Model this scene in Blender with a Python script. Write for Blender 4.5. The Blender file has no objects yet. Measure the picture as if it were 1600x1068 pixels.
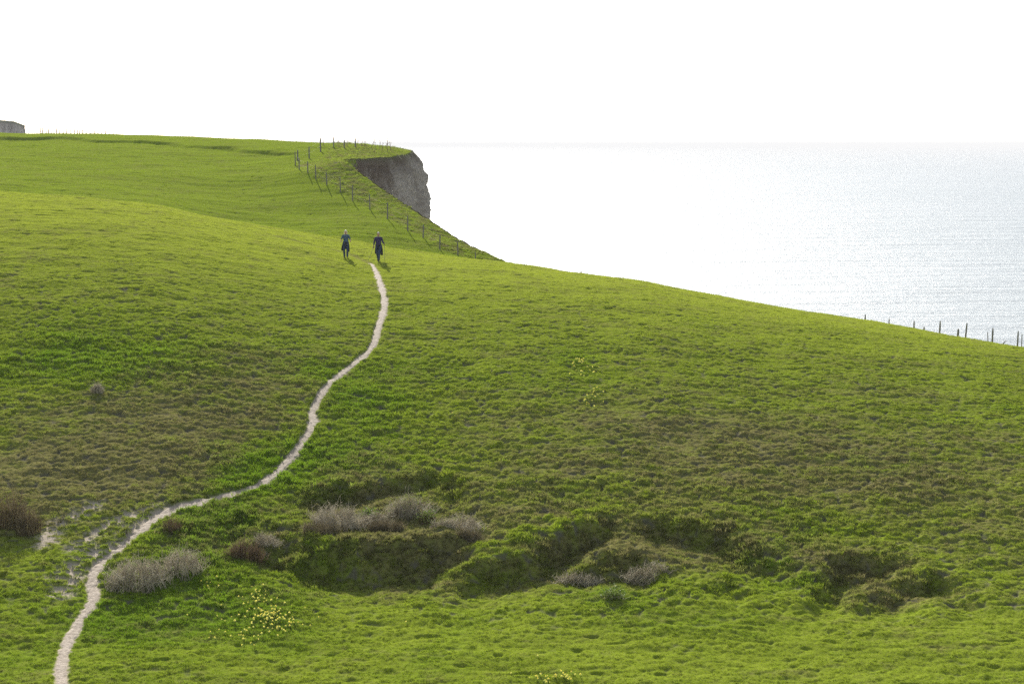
import bpy, bmesh, math, random
import numpy as np
from mathutils import Vector, Matrix

random.seed(7)
RNG = np.random.default_rng(7)
R = math.radians
scene = bpy.context.scene
col = scene.collection

# ------------------------------------------------------------------ camera
F = 2667.0                       # focal length in photo pixels (60 mm on a 36 mm sensor)
PITCH = math.atan(309.5 / F)
cam_data = bpy.data.cameras.new('camera')
cam_data.lens = 60.0
cam_data.sensor_width = 36.0
cam_data.clip_start = 0.5
cam_data.clip_end = 200000
cam = bpy.data.objects.new('camera', cam_data)
cam.rotation_euler = (math.pi / 2 - PITCH, 0, 0)
col.objects.link(cam)
scene.camera = cam

# ------------------------------------------------------------------ sky, sun, exposure
SUN_EL, SUN_AZ = R(27), R(-13)   # azimuth from +Y, negative is to the left
world = bpy.data.worlds.new('World')
scene.world = world
world.use_nodes = True
wn = world.node_tree
wn.nodes.clear()
sky = wn.nodes.new('ShaderNodeTexSky')
sky.sky_type = 'NISHITA'
sky.sun_disc = False
sky.sun_elevation = SUN_EL
sky.sun_rotation = SUN_AZ
sky.air_density = 1.0
sky.dust_density = 1.2
sky.ozone_density = 1.0
bg = wn.nodes.new('ShaderNodeBackground')
bg.inputs['Strength'].default_value = 0.11
wo = wn.nodes.new('ShaderNodeOutputWorld')
hs = wn.nodes.new('ShaderNodeHueSaturation'); hs.inputs['Saturation'].default_value = 0.5   # a hazy, milky sky
wn.links.new(sky.outputs[0], hs.inputs['Color'])
wn.links.new(hs.outputs[0], bg.inputs['Color'])
wn.links.new(bg.outputs[0], wo.inputs['Surface'])
sl = bpy.data.lights.new('sun', 'SUN')
sl.energy = 5.0
sl.angle = R(0.53)
sl.color = (1.0, 0.95, 0.86)
sun = bpy.data.objects.new('sun', sl)
sd = Vector((math.sin(SUN_AZ) * math.cos(SUN_EL), math.cos(SUN_AZ) * math.cos(SUN_EL), math.sin(SUN_EL)))
sun.rotation_euler = sd.to_track_quat('Z', 'Y').to_euler()
sun.location = sd * 300
col.objects.link(sun)
scene.view_settings.view_transform = 'Standard'
scene.view_settings.look = 'None'
scene.view_settings.gamma = 1.0
scene.view_settings.exposure = 0.80
scene.render.engine = 'CYCLES'
scene.cycles.use_denoising = False
scene.cycles.max_bounces = 6
scene.cycles.diffuse_bounces = 3
scene.cycles.transmission_bounces = 3
scene.cycles.volume_bounces = 0
scene.cycles.caustics_reflective = False
scene.cycles.caustics_refractive = False

HAZE = 0.00014                    # density of the sea haze

# ------------------------------------------------------------------ small helpers
def tag(o, label=None, cat=None, group=None, kind=None):
    if label: o['label'] = label
    if cat: o['category'] = cat
    if group: o['group'] = group
    if kind: o['kind'] = kind
    return o

def empty(name, loc, rz=0.0, label=None, cat=None, group=None):
    o = bpy.data.objects.new(name, None)
    o.empty_display_size = 0.3
    o.location = loc
    o.rotation_euler = (0, 0, rz)
    col.objects.link(o)
    return tag(o, label, cat, group)

def link_mesh(name, me, mat=None, parent=None):
    o = bpy.data.objects.new(name, me)
    if mat is not None: me.materials.append(mat)
    col.objects.link(o)
    if parent is not None: o.parent = parent
    return o

def np_mesh(name, V, faces, smooth=False):
    """faces: (n,3) or (n,4) int array"""
    me = bpy.data.meshes.new(name)
    V = np.ascontiguousarray(V, dtype=np.float32)
    faces = np.ascontiguousarray(faces, dtype=np.int32)
    k = faces.shape[1]; n = len(faces)
    me.vertices.add(len(V)); me.vertices.foreach_set('co', V.ravel())
    me.loops.add(n * k); me.loops.foreach_set('vertex_index', faces.ravel())
    me.polygons.add(n)
    me.polygons.foreach_set('loop_start', np.arange(0, n * k, k, dtype=np.int32))
    me.polygons.foreach_set('loop_total', np.full(n, k, dtype=np.int32))
    me.update(calc_edges=True)
    if smooth: me.polygons.foreach_set('use_smooth', np.ones(n, dtype=bool))
    me.validate(verbose=False)
    return me

def set_attr(me, name, vals):
    a = me.attributes.new(name, 'FLOAT', 'POINT')
    a.data.foreach_set('value', np.ascontiguousarray(vals, dtype=np.float32).ravel())

def sstep(a, b, x):
    t = np.clip((x - a) / (b - a), 0, 1)
    return t * t * (3 - 2 * t)

# ------------------------------------------------------------------ noise (numpy)
def _hash(ix, iy, seed):
    h = (ix.astype(np.int64) * 374761393 + iy.astype(np.int64) * 668265263 + seed * 144664123) & 0x7fffffff
    h = ((h ^ (h >> 13)) * 1274126177) & 0x7fffffff
    h = ((h ^ (h >> 15)) * 739981) & 0x7fffffff
    return (h ^ (h >> 12))

def pnoise(x, y, seed=0):
    x = np.asarray(x, dtype=np.float64); y = np.asarray(y, dtype=np.float64)
    ix = np.floor(x); iy = np.floor(y)
    fx = (x - ix).astype(np.float32); fy = (y - iy).astype(np.float32)
    ux = fx * fx * fx * (fx * (fx * 6 - 15) + 10); uy = fy * fy * fy * (fy * (fy * 6 - 15) + 10)
    def g(ax, ay, dx, dy):
        a = (_hash(ax, ay, seed) & 1023).astype(np.float32) * (2 * math.pi / 1024)
        return np.cos(a) * dx + np.sin(a) * dy
    a = g(ix, iy, fx, fy); b = g(ix + 1, iy, fx - 1, fy)
    c = g(ix, iy + 1, fx, fy - 1); d = g(ix + 1, iy + 1, fx - 1, fy - 1)
    return ((a + (b - a) * ux) * (1 - uy) + (c + (d - c) * ux) * uy) * 1.5

def fbm(x, y, seed=0, octv=3, gain=0.5):
    s = 0; a = 1.0
    for k in range(octv):
        s = s + a * pnoise(x, y, seed + 17 * k); a *= gain; x = x * 2.03 + 3.1; y = y * 2.03 + 1.7
    return s

def worley(x, y, seed=0, front=1.0):
    """1 at a cell's point falling to 0 : rounded domes with creases between them"""
    ix = np.floor(x); iy = np.floor(y)
    best = np.full(np.shape(x), 9.0, dtype=np.float32)
    for dx in (-1, 0, 1):
        for dy in (-1, 0, 1):
            cx = ix + dx; cy = iy + dy
            h = _hash(cx, cy, seed)
            px = cx + (h & 1023) / 1024.0; py = cy + ((h >> 10) & 1023) / 1024.0
            hh = 0.75 + 0.5 * (((h >> 20) & 255) / 255.0)
            dy_ = y - py
            d = ((x - px) ** 2 + (dy_ * np.where(dy_ < 0, front, 0.85)) ** 2) * hh
            best = np.minimum(best, d.astype(np.float32))
    return np.clip(1 - best, 0, 1)

# ------------------------------------------------------------------ from a photo pixel to a sight line
CP, SP_ = math.cos(PITCH), math.sin(PITCH)
def ray(px, py):
    """(x/y, -z/y) of the sight line through a pixel"""
    px = np.asarray(px, dtype=float); py = np.asarray(py, dtype=float)
    y = F * CP - (py - 534) * SP_
    z = -F * SP_ - (py - 534) * CP
    return (px - 800) / y, -z / y
def at(px, py, Y):
    u, s = ray(px, py)
    return Vector((float(u) * Y, Y, -float(s) * Y))

# ------------------------------------------------------------------ the land
# crest of the near slope: photo x, photo y, distance
crest_tab = np.array([(-500,268,126),(-200,282,124),(0,300,122),(140,309,121),(250,322,120),(380,349,119),(480,365,118.5),(540,377,118),(660,395,115),(800,412,112),
                      (1000,440,109),(1200,476,106),(1400,510,103),(1600,543,100),(1850,590,96),(2200,660,92)], dtype=float)
_cu, _cs = ray(crest_tab[:, 0], crest_tab[:, 1])
Y0, S_B = 48.0, float(ray(800, 1068)[1])
def near_z(X, Y, u=None):
    u = X / np.maximum(Y, 1.0) if u is None else u
    u = np.clip(u, -0.48, 0.5)
    sc = np.interp(u, _cu, _cs); yc = np.interp(u, _cu, crest_tab[:, 2])
    t = (yc - Y) / (yc - Y0)
    tp = np.clip(t, 0, None)
    s = sc + (S_B - sc) * tp ** 2.1 + 0.00042 * np.clip(Y - yc, 0, 60) ** 2
    z = -s * np.clip(Y, 0, None) - 1.7 * np.exp(-np.clip(Y, 0, None) / 8)
    return z, yc

# far hill: photo x, photo y, distance  -> thin plate surface
far_tab = [(800,412,120),(760,397,123),(720,378,127),(676,348,131),(640,325,135),(600,298,139),(560,268,144),(537,251,147),
           (560,248,154),(600,247,160),(640,241,168),(655,240,172),
           (0,300,130),(0,262,148),(0,232,168),(0,207,190),(0,211,300),
           (140,309,129),(140,268,146),(140,232,166),(150,209,188),(150,213,300),
           (250,322,128),(250,275,145),(250,235,165),(250,213,186),(250,217,300),
           (380,349,127),(380,300,140),(380,250,158),(380,218,184),(380,222,260),
           (463,262,150),(480,240,160),(440,220,182),(440,225,250),
           (480,340,130),(500,310,136),(532,305,137),(580,333,131),(637,360,126),(713,398,121),
           (540,227,178),(540,233,210),(610,230,174),(610,240,200)]
_fp = []
for a, b, d in far_tab:
    v = at(a, b, d); _fp.append((v.x, v.y, v.z))
_fp += [(20,115,-14),(40,100,-20),(-90,190,3.2),(-66,130,-2.0),(-120,200,4),(-90,140,0.5),(-70,120,-3.5),(10,140,-10),(60,80,-24),(0,170,-4),(-90,320,1.5),(-150,320,3.0),(-30,340,0.5)]
_fp = np.array(_fp, dtype=float)
def _tps(d2): return 0.5 * d2 * np.log(d2 + 1e-9)
_n = len(_fp)
_K = _tps((_fp[:, None, 0] - _fp[None, :, 0]) ** 2 + (_fp[:, None, 1] - _fp[None, :, 1]) ** 2) + np.eye(_n) * 4.0
_P = np.c_[np.ones(_n), _fp[:, :2]]
_A = np.block([[_K, _P], [_P.T, np.zeros((3, 3))]])
_w = np.linalg.solve(_A, np.r_[_fp[:, 2], 0, 0, 0])
def far_z(X, Y):
    X = np.asarray(X, float); Y = np.asarray(Y, float)
    z = _w[_n] + _w[_n + 1] * X + _w[_n + 2] * Y
    for i in range(_n):
        z = z + _w[i] * _tps((X - _fp[i, 0]) ** 2 + (Y - _fp[i, 1]) ** 2)
    return z

def smax(a, b, k=0.35):
    h = np.clip(0.5 + 0.5 * (a - b) / k, 0, 1)
    return b + (a - b) * h + k * h * (1 - h)

def base_z(X, Y):
    zn, yc = near_z(X, Y)
    m = Y > yc - 3
    z = np.array(zn, dtype=float)
    if np.any(m):
        zf = far_z(X[m], Y[m]) - 0.5 * np.clip(yc[m] + 2.5 - Y[m], 0, None)
        zc = np.interp(X[m] / Y[m], [-0.30, -0.20, -0.13, -0.07], [0.0049, 0.0034, 0.0004, -0.004]) * Y[m]
        zf = np.where(Y[m] > 186, zf + (np.minimum(zf, zc) - zf) * sstep(186, 200, Y[m]), zf)
        z[m] = smax(zf, zn[m])
    return z

def hit(px, py, dz=0.0, lo=30.0, hi=126.0, near=True):
    """first point of the land (raised by dz) on the sight line of a pixel"""
    u, s = ray(px, py); u = float(u); s = float(s)
    Y = np.arange(lo, hi, 0.1)
    z = (near_z(u * Y, Y)[0] if near else base_z(u * Y, Y)) + dz
    h = z + s * Y
    k = np.argmax(h > 0) if np.any(h > 0) else int(np.argmax(h))
    return (u * Y[k], Y[k])

# coast line (top edge of the cliff), plan
rim_px = [(1900,0,96,52,96),]
coast = [(60,86),(48,97),(40,104),(30,109),(20,113.5),(8,118)]
for a, b, d in [(800,412,120),(760,397,123),(720,378,127),(676,348,131),(640,325,135),(600,298,139),(560,268,144),(540,252,147)]:
    v = at(a, b, d); coast.append((v.x, v.y))
n_notch = len(coast) - 1
for a, b, d in [(533,249,149.5),(545,249,152),(572,248,156),(600,248,160),(622,245,164),(638,240,168),(643,241,171)]:
    v = at(a, b, d); coast.append((v.x, v.y))
coast += [(-10.4,176),(-12,184),(-14,192),(-22,205),(-34,235),(-50,300),(-70,360)]
coast = np.array(coast, dtype=float)

def poly_dist(X, Y, P):
    """unsigned distance, side (+ = left of travel), arc position"""
    best = np.full(X.shape, 1e9); side = np.zeros(X.shape); arc = np.zeros(X.shape)
    acc = 0.0
    for k in range(len(P) - 1):
        ax, ay = P[k]; bx, by = P[k + 1]
        L = math.hypot(bx - ax, by - ay)
        tx, ty = (bx - ax) / L, (by - ay) / L
        rx, ry = X - ax, Y - ay
        t = np.clip(rx * tx + ry * ty, 0, L)
        d = np.hypot(rx - t * tx, ry - t * ty)
        m = d < best
        best = np.where(m, d, best)
        side = np.where(m, np.sign(tx * ry - ty * rx), side)
        arc = np.where(m, acc + t, arc)
        acc += L
    return best, side, arc, acc

def smooth_line(P, n=6):
    """Catmull-Rom through the points"""
    P = [np.array(p, float) for p in P]
    Q = [2 * P[0] - P[1]] + P + [2 * P[-1] - P[-2]]
    out = []
    for k in range(1, len(Q) - 2):
        for j in range(n):
            t = j / n
            out.append(0.5 * ((2 * Q[k]) + (-Q[k-1] + Q[k+1]) * t + (2*Q[k-1] - 5*Q[k] + 4*Q[k+1] - Q[k+2]) * t*t + (-Q[k-1] + 3*Q[k] - 3*Q[k+1] + Q[k+2]) * t**3))
    out.append(P[-1])
    return np.array(out)

# the footpath
path_px = [(577,410),(583,416),(590,430),(598,455),(601,478),(592,510),(580,545),(545,575),(515,600),(497,625),(488,645),(489,662),(475,688),(450,720),(425,745),(390,765),
           (340,780),(290,792),(265,799),(230,820),(195,852),(165,876),(148,892),(145,915),(145,940),(128,965),(110,995),(100,1020),(96,1045),(97,1068),(100,1110),(120,1180)]
PATH = smooth_line([hit(a, b) for a, b in path_px], 5)
TRACE = smooth_line([hit(a, b) for a, b in [(577,410),(550,398),(515,388),(470,377),(430,369),(405,364)]], 4)
DIRT = [smooth_line([hit(a, b) for a, b in q], 4) for q in (
    [(92,930),(115,900),(145,880),(185,850),(215,815),(245,795)],
    [(92,905),(125,880),(160,858)],
    [(70,850),(85,825),(115,810),(150,790)],
    [(120,860),(165,825),(205,805)])]

# slumped banks: top edge (photo pixels, left to right), raise, cut, face run, falloff behind, falloff in front, end taper
banks = []
def bank(px, r, c, w, back=2.5, front=3.0, taper=1.6):
    P = smooth_line([hit(a, b, r) for a, b in px], 4)
    banks.append((P, r, c, w, back, front, taper))
bank([(395,800),(440,812),(490,832),(540,845),(600,843),(650,840),(700,832),(750,832),(785,846)], 0.38, 0.58, 1.6, 1.1, 2.4, 2.6)
bank([(440,772),(480,762),(520,752),(570,752),(620,744),(670,738),(715,743),(765,765),(790,790)], 0.10, 0.42, 1.0, 2.5, 1.4, 2.2)
bank([(660,912),(700,893),(740,872),(790,848),(850,826),(910,806),(955,794),(1010,792)], 0.26, 0.60, 1.2, 0.6, 1.8, 3.2)
bank([(960,818),(1010,812),(1060,812),(1120,820),(1180,845),(1250,872)], 0.12, 0.42, 1.0, 1.5, 1.6, 1.6)
bank([(860,868),(900,858),(950,866),(1000,862),(1060,878)], 0.20, 0.42, 1.0, 0.9, 1.4, 1.2)
bank([(1085,905),(1115,893),(1150,898),(1180,912)], 0.10, 0.25, 0.9, 0.9, 1.3, 1.0)
bank([(1215,922),(1245,908),(1275,885),(1310,866),(1350,860),(1400,866),(1440,872)], 0.14, 0.42, 1.0, 0.9, 1.3, 1.7)
bank([(1305,936),(1335,922),(1365,898),(1410,890),(1450,890),(1510,902),(1560,918)], 0.16, 0.36, 1.0, 0.8, 1.3, 1.9)
bank([(330,822),(370,812),(420,808)], 0.05, 0.3, 0.8, 0.8, 1.2, 0.9)

def blob(px, py, rx, ry, amt):
    a = hit(px, py); b = hit(px, min(py + ry, 1200)); c = hit(px, max(py - ry, 320))
    return (a[0], a[1], rx / F * a[1], max(abs(b[1] - c[1]) / 2, 0.5), amt)
brown_blobs = [blob(*q) for q in [(330,590,170,60,.75),(220,690,230,75,1.0),(60,730,160,60,.6),(150,780,150,60,.5),(420,620,90,60,.25),
    (980,660,300,55,.5),(1300,690,340,70,.4),(1480,760,280,90,.6),(860,740,200,50,.5),(640,850,180,60,.9),(560,780,110,50,.8),
    (900,860,160,50,.75),(1080,860,150,50,.6),(1320,890,90,30,.8),(1410,920,90,25,.8),(1150,740,180,60,.45),(1340,590,250,25,.15),(1150,820,330,60,.15),(1000,740,420,70,.05),(640,800,150,50,.35),(40,800,120,60,.4),
    (480,700,60,40,-.5),(170,560,170,45,-.5),(560,640,90,40,-.4),(420,740,70,40,-.6),(640,980,300,60,-.2),(1100,1000,400,60,-.25),(390,850,80,40,.5)]]
lush_blobs = [blob(*q) for q in [(160,555,190,50,.9),(560,610,120,50,.8),(420,720,110,60,.9),(330,830,130,70,.8),(60,1000,160,90,.5),(400,970,160,60,.7),(560,720,90,40,.6),
    (1200,860,90,60,.5),(950,930,140,30,.6),(900,575,60,25,.5),(250,940,150,80,.5),(1420,730,90,30,.4)]]
amp_blobs = [blob(*q) for q in [(170,555,200,55,.9),(560,640,200,70,.7),(350,760,260,90,.6),(330,870,200,80,.7),(1080,800,300,80,1.0),(1400,760,250,80,.6),(720,770,260,60,.5),
    (560,840,200,50,.3),(1150,640,300,40,.15)]]
def blobs(X, Y, L):
    s = np.zeros(X.shape)
    for cx, cy, rx, ry, a in L:
        s += a * np.exp(-(((X - cx) / rx) ** 2 + ((Y - cy) / ry) ** 2))
    return s

BEND = hit(300, 790)
def land(X, Y, detail=True):
    """height and surface masks of the land at plan positions"""
    X = np.asarray(X, float); Y = np.asarray(Y, float)
    sh = X.shape; X = X.ravel(); Y = Y.ravel()
    z = base_z(X, Y)
    _, yc = near_z(X, Y)
    near = Y < yc + 4
    face = np.zeros(X.shape); crest_ = np.zeros(X.shape)
    wx = X + 0.16 * pnoise(X / 0.35, Y / 0.35, 95) + 0.45 * pnoise(X / 0.9, Y / 0.9, 91) + 0.5 * pnoise(X / 2.7, Y / 2.7, 92)
    wy = Y + 0.16 * pnoise(X / 0.35, Y / 0.35, 96) + 0.40 * pnoise(X / 0.9, Y / 0.9, 93) + 0.5 * pnoise(X / 2.7, Y / 2.7, 94)
    for P, r, c, w, back, front, taper in banks:
        m = (X > P[:, 0].min() - 9) & (X < P[:, 0].max() + 9) & (Y > P[:, 1].min() - 9) & (Y < P[:, 1].max() + 9)
        if not np.any(m): continue
        d, s, arc, L = poly_dist(wx[m], wy[m], P)
        sd_ = d * np.where(s >= 0, 1, -1)
        te = sstep(0, taper, wx[m] - P[0, 0]) * sstep(0, taper, P[-1, 0] - wx[m])
        q = np.clip(-sd_ / w, 0, 1)
        prof = np.where(sd_ >= 0, r * np.exp(-(sd_ / back) ** 2),
                        np.where(sd_ > -w, r - (r + c) * (0.25 * q + 0.75 * sstep(0, 1, q)), -c * np.exp(-(np.clip(-sd_ - w, 0, None) / front) ** 2)))
        z[m] += prof * te
        f = te * ((sd_ < 0.05) & (sd_ > -w * 1.05))
        face[m] = np.maximum(face[m], f)
        if P is banks[2][0]: crest_[m] = np.exp(-((sd_ - 0.12) / 0.30) ** 2) * te
    # masks
    mottle = fbm(X / 5.0, Y / 3.2, 5, 3)
    fine = fbm(X / 0.9, Y / 0.6, 8, 3)
    brown = 0.80 * blobs(X, Y, brown_blobs) + 0.28 * mottle + 0.36 * fine + 0.06
    brown = brown - 1.2 * crest_  # less brown on the diagonal ridge top, painting in its sunlit line
    lush = blobs(X, Y, lush_blobs) + 0.35 * fbm(X / 4.0, Y / 3.0, 31, 3)
    amp = 0.030 + 0.048 * sstep(104, 78, Y) + 0.070 * np.clip(blobs(X, Y, amp_blobs), 0, 1.2)
    amp = amp * (1 - 0.45 * sstep(57, 51, Y)) * (1 + 0.5 * fbm(X / 2.0, Y / 1.6, 41, 2))
    farm = ~near
    seaward = np.zeros(X.shape)
    if np.any(farm):
        # rough ungrazed strip between the fence and the cliff
        d, s, _, _ = poly_dist(X[farm], Y[farm], FENCE_LINE)
        sw = sstep(-0.2, 0.6, d * np.where(s >= 0, 1, -1))
        seaward[farm] = sw
        brown[farm] = 0.08 + 0.2 * mottle[farm] + 0.2 * fine[farm] + sw * (0.30 + 0.4 * fine[farm])
        lush[farm] = 0.5
        bare = np.exp(-((X[farm] - BARE[0]) / 0.75) ** 2 - ((Y[farm] - BARE[1]) / 1.3) ** 2)
        brown[farm] += 0.9 * bare
        amp[farm] = 0.018 + 0.05 * sw * np.clip(0.6 + 0.9 * fbm(X[farm] / 1.6, Y[farm] / 1.2, 43, 2), 0, 2)
        d, s, arc, L = poly_dist(X[farm], Y[farm] + 1.2 * pnoise(X[farm] / 6, Y[farm] / 6, 77), BANKLINE)
        sd_ = d * np.where(s >= 0, 1, -1)
        z[farm] += np.where(sd_ >= 0, 0.12 * np.exp(-(sd_ / 3) ** 2), 0.12 - 0.28 * sstep(0, 0.9, -sd_) + 0.16 * sstep(0.9, 7, -sd_)) * (1 - sstep(0, 1.5, arc - (L - 3.0)))
    d, s, arc, L = poly_dist(X, Y, PATH)
    wpath = 0.19 * (1 + 0.35 * pnoise(arc / 1.3, arc * 0, 3)) * (0.55 + 0.45 * sstep(0, 6, arc))
    wpath = wpath * (1 + 0.7 * np.exp(-((X - BEND[0]) ** 2 + (Y - BEND[1]) ** 2) / 6.0))
    wpath = wpath + 0.075 * fbm(X / 0.3, Y / 0.3, 12, 3)
    pathm = 1 - sstep(0.75, 1.25, d / wpath)
    rut = 1 - sstep(0.8, 1.7, d / wpath)
    d2, _, arc2, L2 = poly_dist(X, Y, TRACE)
    trace = (1 - sstep(0.1, 0.35, d2)) * (1 - arc2 / L2 * 0.6) * (Y < yc + 1)
    mud = np.zeros(X.shape)
    for P in DIRT:
        dd, _, _, _ = poly_dist(X, Y, P)
        mud = np.maximum(mud, 1 - sstep(0.1, 0.75, dd))
    mn = fbm(X / 0.55, Y / 0.22, 55, 4, 0.65)
    mud = mud * sstep(-0.12, 0.3, mn + 0.25 * mud)
    lumpv = np.zeros(X.shape)
    if detail:
        wx2 = X + 0.10 * pnoise(X / 0.3, Y / 0.3, 81); wy2 = Y + 0.10 * pnoise(X / 0.4, Y / 0.3, 82)
        lump = worley(wx2 / 0.32, wy2 / 0.31, 21, 1.9) * 1.0 + 0.40 * worley(wx2 / 0.17, wy2 / 0.16, 22, 1.5) + 0.35 * pnoise(X / 0.9, Y / 0.4, 23)
        lump2 = worley(wx2 / 0.85, wy2 / 0.6, 24, 1.7)
        h = amp * (lump - 0.7) + amp * 0.8 * (lump2 - 0.5) * sstep(0.03, 0.09, amp)
        h += 0.05 * pnoise(X / 2.6, Y / 0.9, 25) + 0.10 * pnoise(X / 5.0, Y / 3.5, 26)
        lumpv = np.clip((lump - 0.45) * 1.3, 0, 1)
        # scattered hollows
        ho = pnoise(X / 0.8, Y / 0.5, 27)
        h -= 0.055 * sstep(0.45, 0.72, ho)
        z += h * (1 - 0.85 * rut) * (1 - 0.95 * mud)
        z += 0.010 * pnoise(X / 0.12, Y / 0.12, 28) * pathm
        z += 0.22 * pathm * 0
    lit_tint = np.where(near, sstep(78, 108, Y) * (1 - 0.5 * np.clip(brown, 0, 1)), 0.22)  # paints the brighter light of the upper slope into the grass colour
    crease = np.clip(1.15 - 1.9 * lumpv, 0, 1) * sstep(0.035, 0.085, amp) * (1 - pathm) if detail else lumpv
    z -= 0.02 * rut + 0.05 * trace + 0.02 * mud
    # beyond the rim the ground falls to the sea
    m = (X > -60) | (Y > 200)
    drop = np.zeros(X.shape)
    if np.any(m):
        d, s, arc, L = poly_dist(X[m], Y[m], coast)
        out = np.where(s < 0, d, 0) + 0
        drop[m] = out
    z = z - 0.15 * sstep(0, 0.1, drop) - 50 * sstep(0.08, 1.0, drop)
    return (z.reshape(sh), dict(brown=np.clip(brown, 0, 1).reshape(sh), lush=np.clip(lush, 0, 1).reshape(sh), path=pathm.reshape(sh),
            mud=mud.reshape(sh), crease=crease.reshape(sh), lit_tint=lit_tint.reshape(sh), face=face.reshape(sh), drop=drop.reshape(sh), trace=trace.reshape(sh), amp=amp.reshape(sh), sea=seaward.reshape(sh),
            near=near.reshape(sh), lump=lumpv.reshape(sh)))

def far_xy(px, py, Y):
    v = at(px, py, Y); return (v.x, v.y)
slope_posts = [  # base pixel of each post in the photo
    (461.5,258,0,0),(467.5,265,0,0),(481,272,0,0),(493.5,280,0,0),(510.5,290,0,0),(532,300,0,0),(551,313,0,0),(578,327,0,0),(605.5,342,0,0),(637,360,0,0),(661,371,0,0),(687,389,0,0),(715.5,399,0,0)]
# the distances of the posts come from the ground itself
def far_hit(px, py, lo=119.0, hi=200.0):
    u, s = ray(px, py); u = float(u); s = float(s)
    Y = np.arange(lo, hi, 0.1); X = u * Y
    h = base_z(X, Y) + s * Y
    k = np.argmax(h > 0) if np.any(h > 0) else int(np.argmax(h))
    return (X[k], Y[k])
FENCE_PTS = [far_hit(a, b) for a, b, _, _ in slope_posts]
FENCE_LINE = np.array([(-19, 200)] + FENCE_PTS[2:] + [(2, 114), (10, 110)])
BARE = far_hit(477, 257)
BANKLINE = np.array([(-130, 172)] + [far_hit(a, b) for a, b in [(0,215),(100,216),(200,221),(300,227),(380,234),(440,239),(500,241)]])

# ------------------------------------------------------------------ materials
def new_mat(name):
    m = bpy.data.materials.new(name); m.use_nodes = True
    m.node_tree.nodes.clear()
    return m, m.node_tree.nodes, m.node_tree.links
def nd(ns, t, **kw):
    n = ns.new(t)
    for k, v in kw.items():
        if k in n.inputs: n.inputs[k].default_value = v
        else: setattr(n, k, v)
    return n
def mixc(ns, ln, fac, a, b):
    n = ns.new('ShaderNodeMix'); n.data_type = 'RGBA'
    for sock, val in ((n.inputs[0], fac), (n.inputs[6], a), (n.inputs[7], b)):
        if hasattr(val, 'links'): ln.new(val, sock)
        else: sock.default_value = val if not isinstance(val, tuple) else (*val, 1)
    return n.outputs[2]
def mth(ns, ln, op, a, b=0.0, clamp=False):
    n = ns.new('ShaderNodeMath'); n.operation = op; n.use_clamp = clamp
    for sock, val in ((n.inputs[0], a), (n.inputs[1], b)):
        if hasattr(val, 'links'): ln.new(val, sock)
        else: sock.default_value = val
    return n.outputs[0]
def attr(ns, name, typ='GEOMETRY'):
    n = ns.new('ShaderNodeAttribute'); n.attribute_name = name; n.attribute_type = typ
    return n.outputs['Fac']

GREEN_A, GREEN_B = (0.178, 0.228, 0.022), (0.118, 0.185, 0.014)
OLIVE, STRAW = (0.125, 0.120, 0.042), (0.185, 0.155, 0.072)
GREEN_FAR = (0.135, 0.175, 0.028)

def turf_material():
    m, ns, ln = new_mat('turf')
    tc = ns.new('ShaderNodeTexCoord').outputs['Object']
    n1 = nd(ns, 'ShaderNodeTexNoise', Scale=6.0, Detail=5.0, Roughness=0.65); ln.new(tc, n1.inputs['Vector'])
    n2 = nd(ns, 'ShaderNodeTexNoise', Scale=1.1, Detail=4.0); ln.new(tc, n2.inputs['Vector'])
    f1 = mth(ns, ln, 'MULTIPLY', mth(ns, ln, 'SUBTRACT', n1.outputs['Fac'], 0.5), 1.6)
    br = mth(ns, ln, 'ADD', attr(ns, 'brown'), f1, True)
    lu = mth(ns, ln, 'ADD', attr(ns, 'lush'), mth(ns, ln, 'SUBTRACT', n2.outputs['Fac'], 0.5), True)
    g = mixc(ns, ln, lu, GREEN_A, GREEN_B)
    o = mixc(ns, ln, n2.outputs['Fac'], OLIVE, STRAW)
    g = mixc(ns, ln, attr(ns, 'lit_tint'), g, (0.245, 0.290, 0.032))  # crest brightness painted into the turf colour
    c = mixc(ns, ln, mth(ns, ln, 'MULTIPLY', br, 0.92), g, o)
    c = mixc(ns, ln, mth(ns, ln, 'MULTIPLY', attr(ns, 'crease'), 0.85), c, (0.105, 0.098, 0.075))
    c = mixc(ns, ln, mth(ns, ln, 'MULTIPLY', attr(ns, 'trace'), 0.6), c, (0.16, 0.13, 0.07))
    soil = mixc(ns, ln, n1.outputs['Fac'], (0.28, 0.23, 0.17), (0.60, 0.52, 0.42))
    c = mixc(ns, ln, mth(ns, ln, 'ADD', attr(ns, 'mud'), attr(ns, 'path'), True), c, soil)
    n3 = nd(ns, 'ShaderNodeTexNoise', Scale=0.9, Detail=6.0); ln.new(tc, n3.inputs['Vector'])
    rock = mixc(ns, ln, n3.outputs['Fac'], (0.16, 0.13, 0.11), (0.42, 0.38, 0.33))
    c = mixc(ns, ln, mth(ns, ln, 'MULTIPLY', mth(ns, ln, 'SUBTRACT', attr(ns, 'drop'), 0.1), 6.0, True), c, rock)
    b = nd(ns, 'ShaderNodeBump', Strength=0.6, Distance=0.04)
    n4 = nd(ns, 'ShaderNodeTexNoise', Scale=22.0, Detail=3.0); ln.new(tc, n4.inputs['Vector'])
    ln.new(n4.outputs['Fac'], b.inputs['Height'])
    p = nd(ns, 'ShaderNodeBsdfPrincipled', Roughness=0.95); p.inputs['Specular IOR Level'].default_value = 0.0
    ln.new(c, p.inputs['Base Color']); ln.new(b.outputs[0], p.inputs['Normal'])
    out = ns.new('ShaderNodeOutputMaterial'); ln.new(p.outputs[0], out.inputs[0])
    return m

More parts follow.
